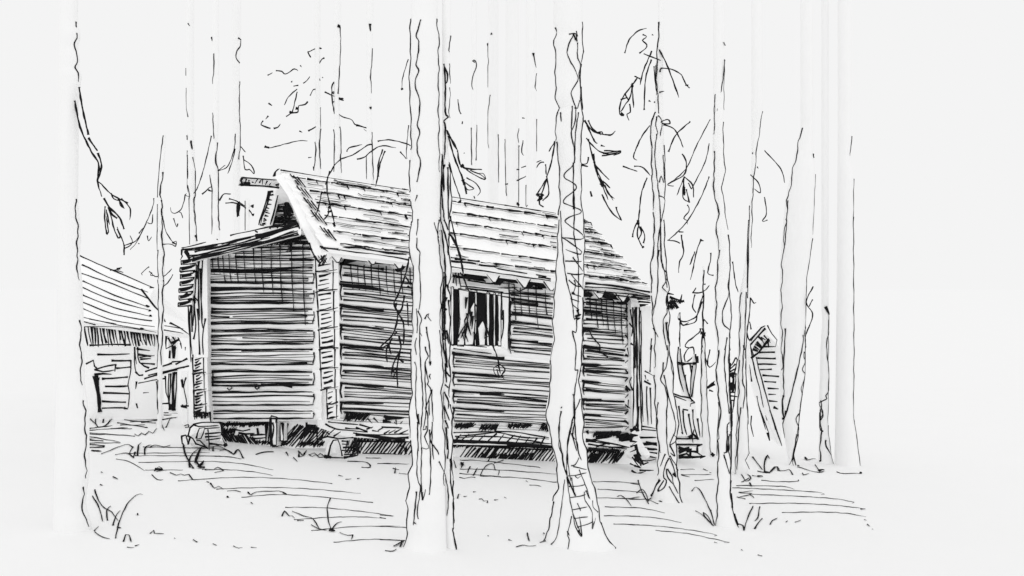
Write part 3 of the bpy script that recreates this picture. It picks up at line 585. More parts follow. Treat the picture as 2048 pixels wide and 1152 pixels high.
M = stack(PX('z', "630,540 634,600 638,690 642,778"), PX('z', "676,508 678,600 679,690 680,830"), [512, 545, 582, 622, 658, 698, 738, 778], vplane(600, 12.85, 700, 12.95), .16)
M.build("corner_logs", cabin, (WOOD, INK))
M = stack(PX('z', "652,778 654,838"), PX('z', "678,778 680,838"), [778, 810, 838], vplane(600, 12.85, 700, 12.95), .15)
M.build("corner_logs", cabin, (WOOD, INK))
M = stack(PX('z', "384,715 387,780 387,832"), PX('z', "414,715 416,780 420,832"), [715, 748, 782, 812, 834], vplane(360, 13.42, 450, 13.4), .14, dens=5.5, short_w=2.8)
sx = vplane(360, 13.42, 450, 13.4).shift(.15)
inks(M, sx, "c 3.4 135,905 140,935; 150,905 155,930; 165,905 168,935; 180,905 185,935; 195,905 200,930\nc 3 130,900 210,905; 210,900 215,955; 125,900 130,940", 3)
board(M, sx.shift(-.01), [(389, 834), (420, 836), (421, 846), (390, 846)], .12, 0)
M.build("corner_logs", cabin, (WOOD, INK))
# upright boards at the annex corner
M = MB(); s1 = vplane(360, 13.42, 450, 13.4).shift(.12)
board(M, s1, [(380, 520), (414, 512), (416, 715), (385, 715)], .14, 0)
inks(M, s1, "c 3.4 150,110 150,250 152,350 155,420\nc 2.8 170,100 165,250 165,400 175,470; 130,150 105,400 115,600; 95,340 102,480 110,640; 140,130 130,300 120,450; 145,360 150,450 155,600; 185,410 170,520 175,600; 115,300 115,480; 160,150 160,250 170,420; 125,310 135,440 125,520; 120,640 170,615; 130,655 180,650; 125,685 175,660; 120,600 125,790", 2.8)
blotch(M, s1, 383, 588, 396, 604, 6, -.8); blotch(M, s1, 388, 530, 394, 560, 4.5, 0)
M.build("corner_board", cabin, (WOOD, INK))
# protruding log ends under the annex eave
M = MB(); s2 = vplane(340, 13.25, 420, 13.25)
for k, y in enumerate([522, 536, 550, 564, 578, 592, 606]):
    xl = 362-k*1.2+rnd.uniform(-2, 2); xr = 392-k*1.4
    board(M, s2, [(xl, y), (xr, y-5), (xr, y+5), (xl+1, y+8)], .3, 2.6, edges=(0, 2, 3))
    for q in range(2): ink(M, s2, [(xl+3, y+2+q*2.2), (xl+14, y+q*2), (xr-2-q*4, y-3+q*2.4)], 2.8)
M.build("log_end", cabin, (WOOD, INK))

# annex roof ----------------------------------------------------------
M = MB()
f0, f1 = P(366, 500, 12.95), P(604, 447, 12.62); sR = Plane(f0, f1, f0+V((0, 0, 1))); g0, g1 = sR.at(382, 523)[0], sR.at(602, 469)[0]
bk = V((-.35, 1.7, .0))
M.prism([f0, f1, g1, g0], [f0+bk, f1+bk, g1+bk, g0+bk])
inks(M, sR, "b 2.8 205,1000 440,985; 210,1020 650,905 960,850; 215,1045 700,920 960,860; 130,940 450,890 900,790 1300,680\nb 3.2 160,940 250,940 500,890; 300,950 640,890 950,810 1340,670; 540,880 850,810; 950,820 1340,690\nb 2.6 170,940 195,980 205,1060; 230,1060 300,1040 700,920", 2.8)
inks(M, sR, "b 6 160,955 190,1000 215,1060; 1200,700 1340,665 1360,720; 900,800 1250,715\nb 2.6 360,1010 640,940 930,870; 260,960 700,860; 690,900 1000,850 1300,740; 1000,860 1320,770; 1100,840 1200,820; 1150,800 1340,740; 125,920 270,890 380,860; 630,790 900,730 1290,650; 120,945 150,930", 2.6)
inks(M, sR, "b 3 490,830 505,838; 890,745 920,760; 1045,710 1060,720; 1120,710 1145,695", 3)
inks(M, sR, "z 2.6 384,520 430,511 500,494 598,469; 386,516 440,504 520,486 596,466; 392,511 470,493 540,475", 2.6)
e0 = [f0, f0+V((-.03, .02, -.05)), P(362, 525, 12.98), g0]
inks(M, Sheet(12.93), "b 2.8 125,940 120,990 130,1010 110,1050; 125,940 165,935", 2.8)
M.build("annex_roof", cabin, (WOOD, INK))
inside = MB()

# main roof -------------------------------------------------------------
RL, RR, EL, ER = P(560, 346, 14.2), P(1172, 441, 15.9), P(645, 499, 12.55), P(1301, 582, 14.25)
def rp(s, t): return (RL+(RR-RL)*s)*(1-t)+(EL+(ER-EL)*s)*t
nr = (RR-RL).cross(EL-RL).normalized()
if nr.y > 0: nr = -nr
M = MB()
tc = [0, .13, .305, .465, .635, .835, 1.0]
for i in range(6):                      # plank courses, each lapping over the one below
    rows = []
    for (t, h) in ((max(0, tc[i]-.03), .015), (tc[i+1]-.0, .05), (tc[i+1], -.02)):
        rows.append([rp(j/40, t)+nr*(h+.008*math.sin(j*1.7+i)) for j in range(41)])
    M.grid(rows)
M.prism([rp(0, 0)-nr*.02, rp(1, 0)-nr*.02, rp(1, .995)-nr*.02, rp(0, .995)-nr*.02], [q-nr*.09 for q in (rp(0, 0), rp(1, 0), rp(1, .99), rp(0, .99))])
class RoofSurf:
    def at(s, x, y):
        # iterate to the bilinear sheet
        u, v = .5, .5
        for _ in range(8):
            p = rp(u, v)
            px = 1024+F*p.x/p.y; py = 576+F*(CH-p.z)/p.y
            e = 1e-3; a, b = rp(u+e, v), rp(u, v+e)
            ax = (1024+F*a.x/a.y-px)/e; ay = (576+F*(CH-a.z)/a.y-py)/e; bx = (1024+F*b.x/b.y-px)/e; by = (576+F*(CH-b.z)/b.y-py)/e
            D = ax*by-ay*bx; dx, dy = x-px, y-py
            u += (dx*by-dy*bx)/D; v += (ax*dy-ay*dx)/D
        i = 0
        v = max(0, min(1, v)); u = max(.0, min(1, u))
        while i < 5 and v > tc[i+1]: i += 1
        h = .015+.035*(v-tc[i])/(tc[i+1]-tc[i])
        return rp(u, v)+nr*(h+.022), nr
RS = RoofSurf()
def rpx(s, t):
    p = rp(s, t); return 1024+F*p.x/p.y, 576+F*(CH-p.z)/p.y
for i in range(1, 7):                   # heavy broken line under every course
    t = tc[i]-(.012 if i < 6 else .03); s = .05 if i > 1 else .02
    while s < .985:
        L = rnd.uniform(.015, .06); e = min(.99, s+L)
        ink(M, RS, [rpx(s, t+rnd.uniform(-.008, .004)), rpx((s*2+e)/3, t+rnd.uniform(-.012, .004)), rpx((s+e*2)/3, t+rnd.uniform(-.012, .004)), rpx(e, t-rnd.uniform(0, .006))], rnd.choice([3.6, 4.6, 5.4, 6.4]), wob=.7)
        if rnd.random() < .45: ink(M, RS, [rpx(s, t-.012), rpx(e, t-.014)], 2)
        if rnd.random() < .22: ink(M, RS, [rpx(e, t-.014), rpx(e+.003, t+.018)], 3.4)
        s = e+rnd.choice([0, 0, 0, .004])
def roof_grain(s0, s1, t0, t1, n, l0, l1, w):
    for _ in range(n):
        t = rnd.uniform(t0, t1); a = rnd.uniform(s0, s1); b = min(s1+.02, a+rnd.uniform(l0, l1), .985)
        if min(abs(t-q) for q in tc) < .018: continue
        ink(M, RS, [rpx(a, t), rpx((a*2+b)/3, t+rnd.uniform(-.011, .009)), rpx((a+b*2)/3, t+rnd.uniform(-.008, .011)), rpx(b, t+rnd.uniform(-.006, .012))], w*rnd.uniform(.7, 1.4))
roof_grain(.04, .26, .03, .97, 40, .04, .14, 2.0)
roof_grain(.26, .42, .05, .97, 34, .02, .045, 2.2)
roof_grain(.56, .64, .30, .97, 12, .04, .1, 2.0)
roof_grain(.74, .9, .06, .97, 34, .05, .14, 2.0)
roof_grain(.90, .98, .03, .97, 70, .03, .08, 2.3)
inks(M, RS, "d 2.4 0,125 220,140 300,160 450,190 660,235 820,245 1010,275; 20,132 200,175 300,185; 430,195 700,250 1000,295; 660,235 800,265 960,295; 430,215 460,230; 320,215 370,250 460,250; 540,262 680,292; 390,268 440,290 540,295 600,320 750,330; 550,355 590,390 730,400; 730,440 790,440; 860,300 890,310\nd 5 960,290 1010,280; 985,300 1010,275\nb 4 1130,100 1150,90 1160,110; 1160,105 1400,140", 2.4)
inks(M, RS, "f 3 80,58 220,75 400,110 560,150 700,165 860,190 1020,230; 560,150 760,190 890,215\nf 2.4 900,230 1020,250; 920,250 1030,290; 630,165 760,180\nf 4 700,170 890,205", 2.6)
# black slips where the courses start at the verge
for i in range(1, 6):
    for q in range(3):
        a = rpx(.02+q*.008, tc[i]-.07+q*.02); ink(M, RS, [a, (a[0]+12, a[1]+12), (a[0]+17, a[1]+20)], 3.2)
M.build("roof", cabin, (WOOD, INK))
BL = P(503, 520, 15.7); BR = BL+(RR-RL)
M = MB(); nb = (RR-RL).cross(BL-RL).normalized()
if nb.z < 0: nb = -nb
M.prism([RL, RR, BR, BL], [q-nb*.08 for q in (RL, RR, BR, BL)])
M.build("roof", cabin, (WOOD, INK))
# fascia under the eave and rafter tails
M = MB(); sE = Plane(EL+V((0, -.01, 0)), ER+V((0, -.01, 0)), EL+V((0, -.01, -1)))
board(M, sE, [(646, 497), (1303, 581), (1303, 588), (660, 506)], .05, 0)
inks(M, sE, "d 4 190,830 350,850 540,835 700,870 1020,910\nd 2.4 380,860 500,880 730,905 900,930 1040,960; 200,845 380,860; 210,840 270,880\nf 2.4 90,680 400,720 600,750 980,805; 200,650 420,680\nf 5 90,635 320,655; 345,665 560,700 770,740\nf 2.4 850,745 940,770; 870,770 980,790\nh 4 200,325 320,335 490,365\nh 2.6 200,340 350,350 495,380; 195,355 430,375; 250,365 490,400", 2.6)
M.build("fascia", cabin, (WOOD, INK))
sT = A.shift(.25)
for q, (xc, y) in enumerate([(672, 516), (742, 520), (795, 528), (985, 556), (1046, 566), (1100, 572), (1196, 588), (1243, 594)]):
    M = MB()
    board(M, sT, [(xc-13, y-9), (xc+15, y-7), (xc+6, y+9), (xc+1, y+9)], .22, 2, edges=(1, 2, 3))
    if q == 7: inks(M, sT, "h 3 430,395 490,400; 435,405 495,412; 440,420 480,420; 405,385 495,392; 410,378 495,384", 3)
    M.build("rafter_tail", cabin, (WOOD, INK))
sT2 = A.shift(.2)
for pts in ("688,527 702,509 728,512 734,523 715,521", "757,528 768,515 786,517 793,531 776,527", "797,537 806,526 812,530 802,544", "932,556 940,545 974,549 980,556 950,559", "993,566 1003,551 1012,556 1000,570", "1016,561 1028,553 1040,562 1034,566",
            "1053,574 1066,559 1074,562 1060,576", "1072,567 1082,560 1092,570 1092,577", "1204,590 1212,586 1236,592 1242,600 1222,597", "1245,603 1252,593 1260,598 1250,608", "1168,588 1176,584 1186,590 1180,594"):
    M = MB(); pp = PX('z', pts); board(M, sT2, pp, .17, 2.2, mi=1); M.build("eave_shadow", cabin, (WOOD, INK))  # ink-black slabs stand in for the shadow gaps between rafter tails
# bargeboard on the near verge
M = MB()
lp = PX('z', "548,352 575,390 592,428 610,470 628,505 638,528"); rp_ = PX('z', "566,348 588,382 604,412 622,448 640,480 657,503")
sB_ = Plane(P(558, 350, 14.1), P(648, 516, 12.49), P(566, 348, 14.1))
fr = [(sB_.at(*a)[0], sB_.at(*b)[0]) for a, b in zip(lp, rp_)]
o = V((.05, .12, 0))
M.grid([[a, b, b+o, a+o, a] for a, b in fr])
M.quad([fr[0][0], fr[0][0]+o, fr[0][1]+o, fr[0][1]]); M.quad([fr[-1][0], fr[-1][1], fr[-1][1]+o, fr[-1][0]+o])
inks(M, sB_, "b 4 1090,170 1100,130 1130,105 1150,95\nb 3 1460,870 1480,940 1550,1060 1590,1030; 1550,1060 1580,1110; 1560,1100 1640,990; 1590,1100 1640,1000; 1600,1110 1640,1030; 1575,1050 1620,1000\nb 2.4 1460,870 1465,900", 3)
blotch(M, sB_, 641, 512, 653, 528, 4.2, -.7, 4.5)
M.build("bargeboard", cabin, (WOOD, INK))
# far verge strip, gable, ridge log
M = MB(); sv = Plane(RL, BL, RL+V((.5, .25, 0))); sv = Sheet(14.45)
board(M, sv, PX('z', "542,378 560,378 541,452 519,452"), .1, 0)
inks(M, sv, "b 4 1040,325 1000,450 960,580 930,680\nb 2.8 1055,330 1015,470 965,600 950,680; 1040,330 1080,330; 1045,370 1085,365; 1030,415 1070,420; 1020,460 1060,465; 1010,500 1040,510; 1000,545 1045,560; 990,580 1030,590; 980,610 1010,630; 975,640 1010,635; 965,670 1000,665; 940,680 985,690; 1005,525 1030,535\nb 3 1140,330 1100,500 1050,680", 3)
M.build("bargeboard", cabin, (WOOD, INK))
M = MB(); sg = Sheet(14.6)
board(M, sg, PX('z', "557,372 596,450 600,470 520,470 536,440"), .1, 0)
for k in range(23):
    y = 374+k*3.6; x0 = 558-(y-378)*.26; x1 = 563+(y-374)*.47
    ink(M, sg, [(x0+2, y), ((x0+x1)/2, y+rnd.uniform(-1, 1)), (x1, y+1)], rnd.choice([2.2, 3, 3.6]))
inks(M, sg, "b 6 1150,335 1200,400 1240,470 1290,560; 1190,390 1220,500 1250,600; 1200,480 1220,620 1290,610; 1160,600 1260,640; 1060,660 1160,630 1250,640; 1080,600 1180,610; 1230,470 1270,580; 1240,560 1290,590; 1210,440 1250,560; 1130,360 1180,350; 1060,640 1180,650; 1080,620 1240,630", 5)
inks(M, sg, "d 5 0,690 30,700 60,770; 0,720 20,740; 0,640 10,690; 0,760 60,770", 5)
M.build("gable_wall", cabin, (WOOD, INK))
M = MB()
ax = [P(481, 362, 13.5), P(566, 368, 14.3)]; rr = .062
ring = [[a+V((.3*math.sin(q*.524)*rr, -math.cos(q*.524)*rr, math.sin(q*.524)*rr)) for q in range(12)] for a in ax]
M.grid(ring, 0, True); M.quad(ring[0]); M.quad(ring[1][::-1])
sK = Sheet(13.38, .8/85, 481)
inks(M, sK, "b 2.8 760,185 900,195 1120,210; 740,265 900,270 1140,290; 760,255 1100,280; 800,200 790,230 840,245; 920,200 890,250; 970,195 965,260; 1020,220 1000,260; 860,230 880,235; 830,210 825,235; 935,240 960,200; 1040,265 1060,240\nb 4 760,185 745,215 755,240 720,265; 1110,265 1140,250 1130,285; 770,240 840,245", 2.8)
o_ = M.build("ridge_log", cabin, (WOOD, INK))
# plain back and end walls so the house is closed all round
M = MB()
c0, c1 = P(660, 576, 12.9), P(1275, 576, 14.5); back = V((-.95, 2.6, 0))
def upq(a, b, z0, z1, th):
    n = V((-(b-a).y, (b-a).x, 0)).normalized()*th
    q = [V((a.x, a.y, z0)), V((b.x, b.y, z0)), V((b.x, b.y, z1)), V((a.x, a.y, z1))]
    M.prism(q, [p+n for p in q])
zb, zt = .55, 2.35
upq(c0+back, c1+back, zb, zt, .12); upq(c1+V((-.02, .12, 0)), c1+back, zb-.3, zt-.25, .12)
upq(P(412, 576, 13.6), P(412, 576, 13.6)+V((-.3, 1.5, 0)), zb, zt-.05, .12); upq(c0+back, P(412, 576, 13.6)+V((-.3, 1.5, 0)), zb, zt-.1, .12)
M.quad([V((c0.x, c0.y+.1, zb)), V((c1.x, c1.y+.1, zb-.2)), V((c1.x, c1.y+.1, zb-.2))+back, V((c0.x, c0.y+.1, zb))+back])
M.build("back_wall", cabin, (WOOD, INK))

# window ------------------------------------------------------------------
M = MB(); sw = A.shift(BULG+.018)
board(M, sw, PX('z', "902,566 1017,578 1018,594 902,577"), .06, 1.6, edges=(2,))
board(M, sw, PX('z', "1003,594 1018,596 1016,700 1003,692"), .06, 2, edges=(1,))
board(M, sw, PX('z', "902,690 1001,692 1004,699 902,697"), .06, 0)
inks(M, sw, "f 2.2 180,850 520,885; 225,870 560,905; 265,880 700,930\ng 2.4 85,235 200,240 315,252; 90,262 230,280 350,297\ng 3 390,0 395,210; 425,0 430,120 410,215; 475,0 470,250\nf 2.4 545,900 550,1150; 610,820 620,1150; 140,720 145,850; 160,720 185,870", 2.6)
win = M.build("window", cabin, (WOOD, INK))
M = MB(); sp = A.shift(BULG+.004)
board(M, sp, PX('z', "902,574 1004,588 1003,692 902,692"), .02, 0, mi=1)
M.build("pane", win, (WOOD, INK))
M = MB(); sb = A.shift(BULG+.016)
for pts in ("902,574 907,574 907,692 902,690", "917,577 938,580 936,640 928,692 914,692 920,640", "929,640 950,600 951,640 946,690 930,690", "950,580 954,581 952,692 949,692", "973,584 979,585 978,692 974,692", "987,586 991,586 990,692 987,692", "996,588 1002,588 1002,692 996,692", "956,655 966,640 972,660 970,690 958,690"):
    board(M, sb, PX('z', pts), .02, 1.8)
inks(M, A.shift(BULG+.035), "f 4 235,950 225,1050; 260,1050 270,1130\ng 3 190,80 150,130 120,190; 185,85 170,160 190,215; 185,90 210,170; 230,150 245,200; 320,120 300,190 340,170; 150,150 165,215; 215,10 205,110; 100,180 110,210 130,210; 170,130 140,190; 250,100 255,190; 180,20 185,80; 225,40 215,130", 2.8)
M.build("window_bar", win, (WOOD, INK))

# right-hand corner post, upright boards and porch -----------------------------
M = MB(); sp_ = A.shift(.13)
board(M, sp_, PX('z', "1262,600 1279,602 1282,868 1264,868"), .2, 0)
inks(M, sp_, "h 3 410,430 415,600 415,800 410,980; 400,440 410,520; 395,500 410,520 405,560; 400,590 415,600; 385,610 395,650; 405,740 395,760 410,800; 380,780 400,800; 390,840 390,870 400,880; 375,930 390,950\nh 4.5 425,430 428,600 430,760 433,980\nh 3 440,430 440,700 450,960; 420,440 420,700\nh 6 435,870 430,960; 415,960 430,980", 3)
M.build("corner_post", cabin, (WOOD, INK))
M = MB(); sd = Sheet(14.55)
board(M, sd, PX('z', "1281,612 1312,612 1314,860 1284,858"), .06, 0)
inks(M, sd, "q 2.4 75,780 70,900 85,1150; 60,800 60,1150; 95,800 100,1000 95,1150; 85,900 80,1100; 190,1050 185,1150; 75,770 140,755\nr 2.4 95,0 100,250 115,680; 190,0 175,240; 85,0 90,400 95,720; 130,230 210,275; 135,265 140,305; 125,320 185,350; 155,310 165,320; 150,365 145,420 160,710; 180,380 190,700; 100,720 230,740; 95,745 240,760 305,768; 100,760 100,720\nr 4 55,300 65,600 60,700", 2.4)
M.build("door_board", cabin, (WOOD, INK))
M = MB(); se = Sheet(14.4)
board(M, se, PX('z', "1294,584 1336,590 1352,596 1364,602 1345,622 1298,606"), .25, 0)
inks(M, se, "q 3 330,650 390,660; 350,680 440,710; 350,690 480,720; 440,740 460,660; 340,730 400,740; 360,700 420,700", 3)
blotch(M, se, 1338, 605, 1356, 618, 5, -.5); blotch(M, se, 1340, 601, 1366, 606, 4, .3)
M.build("purlin_end", cabin, (WOOD, INK))
porch = MB(); sq = Sheet(14.9)
board(porch, sq, PX('z', "1270,853 1405,876 1405,892 1270,884"), .9, 0)
board(porch, sq, PX('z', "1270,888 1404,894 1400,915 1270,912"), .6, 0)
inks(porch, sq, "r 2.8 415,830 520,828 600,830; 415,880 520,882 630,885; 640,880 600,900 605,960 650,985; 600,890 590,930 610,970\nr 4.5 430,910 520,925; 500,940 600,945; 430,950 540,925 540,1000; 430,985 500,965 560,1000; 430,995 660,990; 620,995 670,985\nr 3 440,940 520,905 530,990; 540,940 620,965; 85,820 235,820; 70,880 240,880; 60,905 250,930; 90,940 250,960; 60,960 230,1000\nr 5 140,860 240,880; 60,880 240,875; 70,920 240,925", 3)
porch_o = porch.build("porch", cabin, (WOOD, INK))
M = MB(); sr = Sheet(14.88)
board(M, sr, PX('z', "1345,785 1380,796 1391,806 1399,872 1353,872"), .04, 0)
inks(M, sr, "r 3.4 385,430 450,455 530,470 575,510\nr 2.6 575,510 540,520 535,545; 395,455 500,492; 430,540 440,600 465,790; 465,570 515,580; 470,580 480,720 505,800; 520,610 560,870; 555,570 565,700 605,840; 600,650 620,820; 415,830 600,830\nr 4 520,820 560,790 600,830; 545,830 565,750; 460,770 468,790", 2.6)
M.build("railing", porch_o, (WOOD, INK))
M = MB()
board(M, sr, PX('z', "1355,694 1361,694 1378,796 1364,790 1358,750"), .05, 0)
board(M, sr, PX('z', "1386,710 1393,708 1387,796 1381,796"), .05, 0)
board(M, sr, PX('z', "1355,724 1392,724 1391,730 1356,730"), .04, 0)
inks(M, sr.__class__(14.85), "r 2.6 430,15 420,150 440,300 475,415; 445,30 460,180 530,470; 490,270 500,380 540,480; 530,170 545,270; 580,80 585,200 545,460; 550,180 530,460; 415,155 490,165 580,160; 455,180 520,160\nr 4.5 585,100 600,160; 540,490 555,500; 490,268 495,275", 2.6)
M.build("porch_post", porch_o, (WOOD, INK))

# footing and shade below the floor -----------------------------------------------------------------------
def lump(M, cx, cy, rx, ry, d, depth=.22):
    rows = []
    for i in range(9):
        ph = -math.pi/2+math.pi*i/8; rows.append([])
        for j in range(16):
            th = 2*math.pi*j/16; k = 1+.09*math.sin(3*th+i)+.06*math.sin(5*th+2*i)
            p = P(cx, cy, d); rows[-1].append(p+V((rx*d/F*math.cos(ph)*math.cos(th)*k, depth*math.cos(ph)*math.sin(th)*k, ry*d/F*math.sin(ph)*1.05)))
    M.grid(rows, 0, True)
M = MB(); sf_ = A.shift(-.1)
pts = PX('z', "655,845 1278,868 1278,955 655,925"); board(M, sf_, pts, .1, 0)
hatch(M, sf_, 700, 876, 905, 910, 30, .7, 3.5); hatch(M, sf_, 925, 893, 1165, 926, 36, .8, 3.3, 8); hatch(M, sf_, 1178, 905, 1240, 925, 13, .8, 4.2)  # dense ink hatch paints the shade of the void below the floor
blotch(M, sf_, 1168, 898, 1240, 906, 5, .2); blotch(M, sf_, 905, 890, 1104, 894, 3.4, .5); blotch(M, sf_, 730, 874, 822, 880, 4.4, .4); blotch(M, sf_, 690, 880, 720, 906, 4, .2, 5)
blotch(M, sf_, 960, 908, 1000, 918, 3, .8, 5); hatch(M, sf_, 1000, 908, 1060, 924, 14, .8, 4)
inks(M, sf_, "x 4 1500,350 1960,355; 1490,320 1520,460; 1480,290 1540,470\nx 2.6 1560,460 1700,455 1900,470; 1860,400 1910,390 1920,450; 1930,400 1930,460\np 5 580,185 900,200 1370,215\np 3 600,190 900,215 1360,235", 3)
M.build("footing_shade", cabin, (STONE, INK))
M = MB(); sl_ = A.shift(.02)
board(M, sl_, PX('z', "640,840 1278,872 1290,895 905,889 690,873 640,856"), .14, 0)
inks(M, sl_, "x 2.6 1265,185 1380,200 1520,210; 1240,205 1330,245 1500,265 1600,275; 1410,240 1560,250; 1500,235 1600,270; 1530,210 1640,240; 1480,280 1700,310 1950,330; 1500,300 1950,290; 1690,260 1730,235; 1780,285 1840,255; 1830,280 1890,245; 1640,260 1700,270; 1720,230 1900,240; 1880,200 1900,180; 1840,170 1850,210 1830,190; 1650,150 1690,190; 1600,160 1640,200; 1590,250 1650,230; 1870,290 1950,255; 1740,290 1790,260\nx 4.5 1500,290 1800,340; 1700,330 1950,320; 1720,320 1920,345; 1740,140 1930,150; 1730,180 1800,190; 1750,160 1910,155\np 2.6 575,100 900,95 1080,130 1330,150; 590,130 900,100; 560,155 800,165 1000,175 1350,185; 600,155 640,110; 640,160 700,110; 700,170 760,110; 770,170 830,115; 840,175 920,105; 920,180 980,110; 980,190 1060,115; 1060,195 1110,120; 1130,200 1180,130; 1190,205 1240,140; 1260,200 1300,130; 600,140 900,130 1300,180; 900,90 1060,95 1330,140\np 4.5 570,165 900,180 1370,205; 580,175 800,175; 1000,190 1360,210\np 2.6 1620,150 1750,170 1990,225 1920,240; 1640,190 1800,210 2000,235; 1660,170 1810,190; 1700,210 1800,180; 1800,215 1960,215; 1650,230 1830,240\np 4.5 1620,165 1700,160; 1640,225 1850,240", 2.6)
inks(M, sl_, "p 5 1630,85 1640,110; 1700,100 1900,95; 1720,120 1880,110; 1700,140 1820,130; 1880,150 1940,140; 1900,160 1960,150; 1860,130 1960,110", 5)
M.build("sill_log", cabin, (WOOD, INK))
M = MB()
lump(M, 670, 900, 16, 22, 12.75); sX = Sheet(12.5)
inks(M, sX, "x 3 1265,480 1285,390 1310,345 1350,340 1385,480; 1240,490 1420,495; 1180,340 1260,310 1350,330 1480,320\nx 2.6 1380,350 1440,355; 1385,375 1440,380; 1390,405 1490,400; 1380,430 1500,430; 1400,465 1500,460; 1410,495 1480,460; 1250,270 1280,300; 1240,320 1330,240; 1310,310 1370,270\nx 5 1230,480 1290,490; 1400,490 1520,470; 1495,330 1520,470", 2.6)
M.build("foundation_stone", cabin, (STONE, INK))
M = MB(); sf2 = Bp.shift(-.08)
board(M, sf2, PX('z', "405,840 655,840 655,896 405,900"), .1, 0)
hatch(M, sf2, 450, 868, 512, 890, 14, -.7, 4, 4); hatch(M, sf2, 556, 848, 570, 890, 5, .3, 4); hatch(M, sf2, 572, 850, 650, 893, 14, .8, 3.2); hatch(M, sf2, 590, 850, 625, 875, 6, .9, 3.6)  # hatched shade of the void below the annex
blotch(M, sf2, 445, 845, 540, 852, 5, .3); blotch(M, sf2, 444, 856, 470, 868, 5, .3); blotch(M, sf2, 532, 842, 546, 888, 4.5, 0, 4); blotch(M, sf2, 600, 882, 645, 893, 4, .5, 5.5); blotch(M, sf2, 512, 880, 540, 889, 3.4, .4, 5)
inks(M, sf2, "x 3 460,250 540,265 600,250; 500,280 560,290 640,285; 600,300 740,295; 620,330 740,320; 640,360 750,355; 860,345 940,360 880,385; 1080,215 1160,220; 1090,245 1150,245; 1100,270 1170,280; 1080,190 1075,300; 1180,200 1170,330 1210,340 1230,200; 1190,210 1180,260\nx 5 400,200 560,205 740,185; 660,240 670,290", 3)
M.build("footing_shade", cabin, (STONE, INK))
M = MB(); sP = Bp.shift(.03)
board(M, sP, PX('z', "542,832 554,834 553,892 545,892"), .1, 3)
board(M, sP, PX('z', "561,846 567,846 567,882 560,882"), .08, 2.6)
inks(M, sP, "x 5 775,150 770,250 785,395\nx 3 790,190 800,230 790,330; 870,200 880,300; 820,150 815,200", 3)
M.build("prop_post", cabin, (WOOD, INK))
M = MB(); lump(M, 408, 872, 34, 24, 12.95, .2)
sX = Sheet(12.7)
inks(M, sX, "x 3 70,310 120,205 350,190; 140,330 165,240 210,235 180,330 150,330; 210,245 340,235; 240,250 250,430; 215,290 350,275; 215,315 350,305; 225,340 350,325; 10,310 50,300 70,380; 15,310 20,370 40,390; 60,300 110,330 140,380; 70,380 90,310; 140,340 170,345 240,420; 250,370 360,385 390,385 360,320; 130,370 240,410; 350,190 360,270; 110,210 160,225 330,220; 30,390 50,480 120,580\nx 5 340,190 370,240 350,300; 380,370 395,395", 2.8)
M.build("foundation_stone", cabin, (STONE, INK))
M = MB(); lump(M, 1275, 907, 26, 13, 14.1, .15); sX = Sheet(13.85)
inks(M, sX, "r 3 0,850 60,860 20,880; 0,900 40,890 50,930 0,950; 20,990 80,1080 110,1050 60,990; 60,1010 140,1030 230,1010; 40,1070 100,1090; 10,1110 60,1140 140,1120; 85,1110 210,1110; 0,1050 70,1080; 110,1060 160,1040 130,1020\nr 6 0,800 70,800; 50,880 70,970 30,980; 60,940 100,990; 40,1000 100,1060; 30,740 60,760; 0,760 60,740\ns 4 40,220 100,320; 60,215 120,300", 3)
M.build("foundation_stone", cabin, (STONE, INK))

# ------------------------------------------------------------------ barn on the left
barn = thing("barn", P(230, 839, 15.4), "low log barn with striped plank roof left of the cabin, partly behind the edge trunk", "barn")
M = MB(); e0, e1, r0, r1 = P(110, 634, 14.9), P(380, 668, 14.9), P(110, 492, 16.3), P(308, 576, 16.3)
pr = Plane(e0, e1, r0)
pts = PX('z', "128,497 156,510 308,576 298,598 321,625 344,648 378,668 166,642 128,636"); board(M, pr, pts, .08, 0)
inks(M, pr, "a 3 63,75 170,125 300,180 465,252; 90,130 250,205 435,275; 85,175 260,235 440,310; 95,215 260,290 435,350; 80,245 250,315 445,370; 85,285 260,355 450,400; 90,325 260,390 455,425\na 2.4 95,360 250,420 470,455; 95,405 250,440 410,470 480,485; 130,415 270,440; 100,455 270,455 400,470; 240,155 300,170\na 3.6 400,260 440,310 470,350 500,380; 505,400 525,430; 550,435 600,460 650,495\na 2.6 520,450 620,465; 510,470 620,490; 100,430 160,445\na 5 445,250 468,252; 425,345 440,352; 440,370 450,372; 445,398 455,402; 395,465 410,470", 2.8)
M.build("roof", barn, (WOOD, INK))
M = MB(); r2 = V((0, 1.7, -.5)); q0, q1 = P(130, 500, 16.3), P(306, 576, 16.3)
M.prism([q0, q1, q1+r2, q0+r2], [p-V((0, 0, .07)) for p in (q0, q1, q1+r2, q0+r2)])
M.build("roof", barn, (WOOD, INK))
M = MB(); sF = Sheet(15.0)
board(M, sF, PX('z', "128,642 170,646 312,664 312,693 172,690 128,688"), .05, 0)
for k in range(24):
    x = 120+k*15.6+rnd.uniform(-3, 3); y0 = 438+(x-100)*.115; b = 550+rnd.uniform(-10, 12)
    ink(M, sF, PX('a', f"{x},{y0} {x+8},{(y0+b)/2} {x+rnd.uniform(8, 26)},{b}"), rnd.choice([2.4, 3, 3.4]))
    if rnd.random() < .5: ink(M, sF, PX('a', f"{x+8},{y0+10} {x+12},{b-20}"), 2.4)
inks(M, sF, "a 3 130,552 230,548 345,548; 100,455 120,555\na 3 525,500 610,500; 530,505 530,570 560,555 600,515; 560,500 580,530; 590,505 610,545; 540,510 560,550", 3)
M.build("eave_board", barn, (WOOD, INK))
M = MB(); sW = Sheet(15.3)
board(M, sW, PX('z', "128,660 322,664 322,838 128,842"), .12, 0)
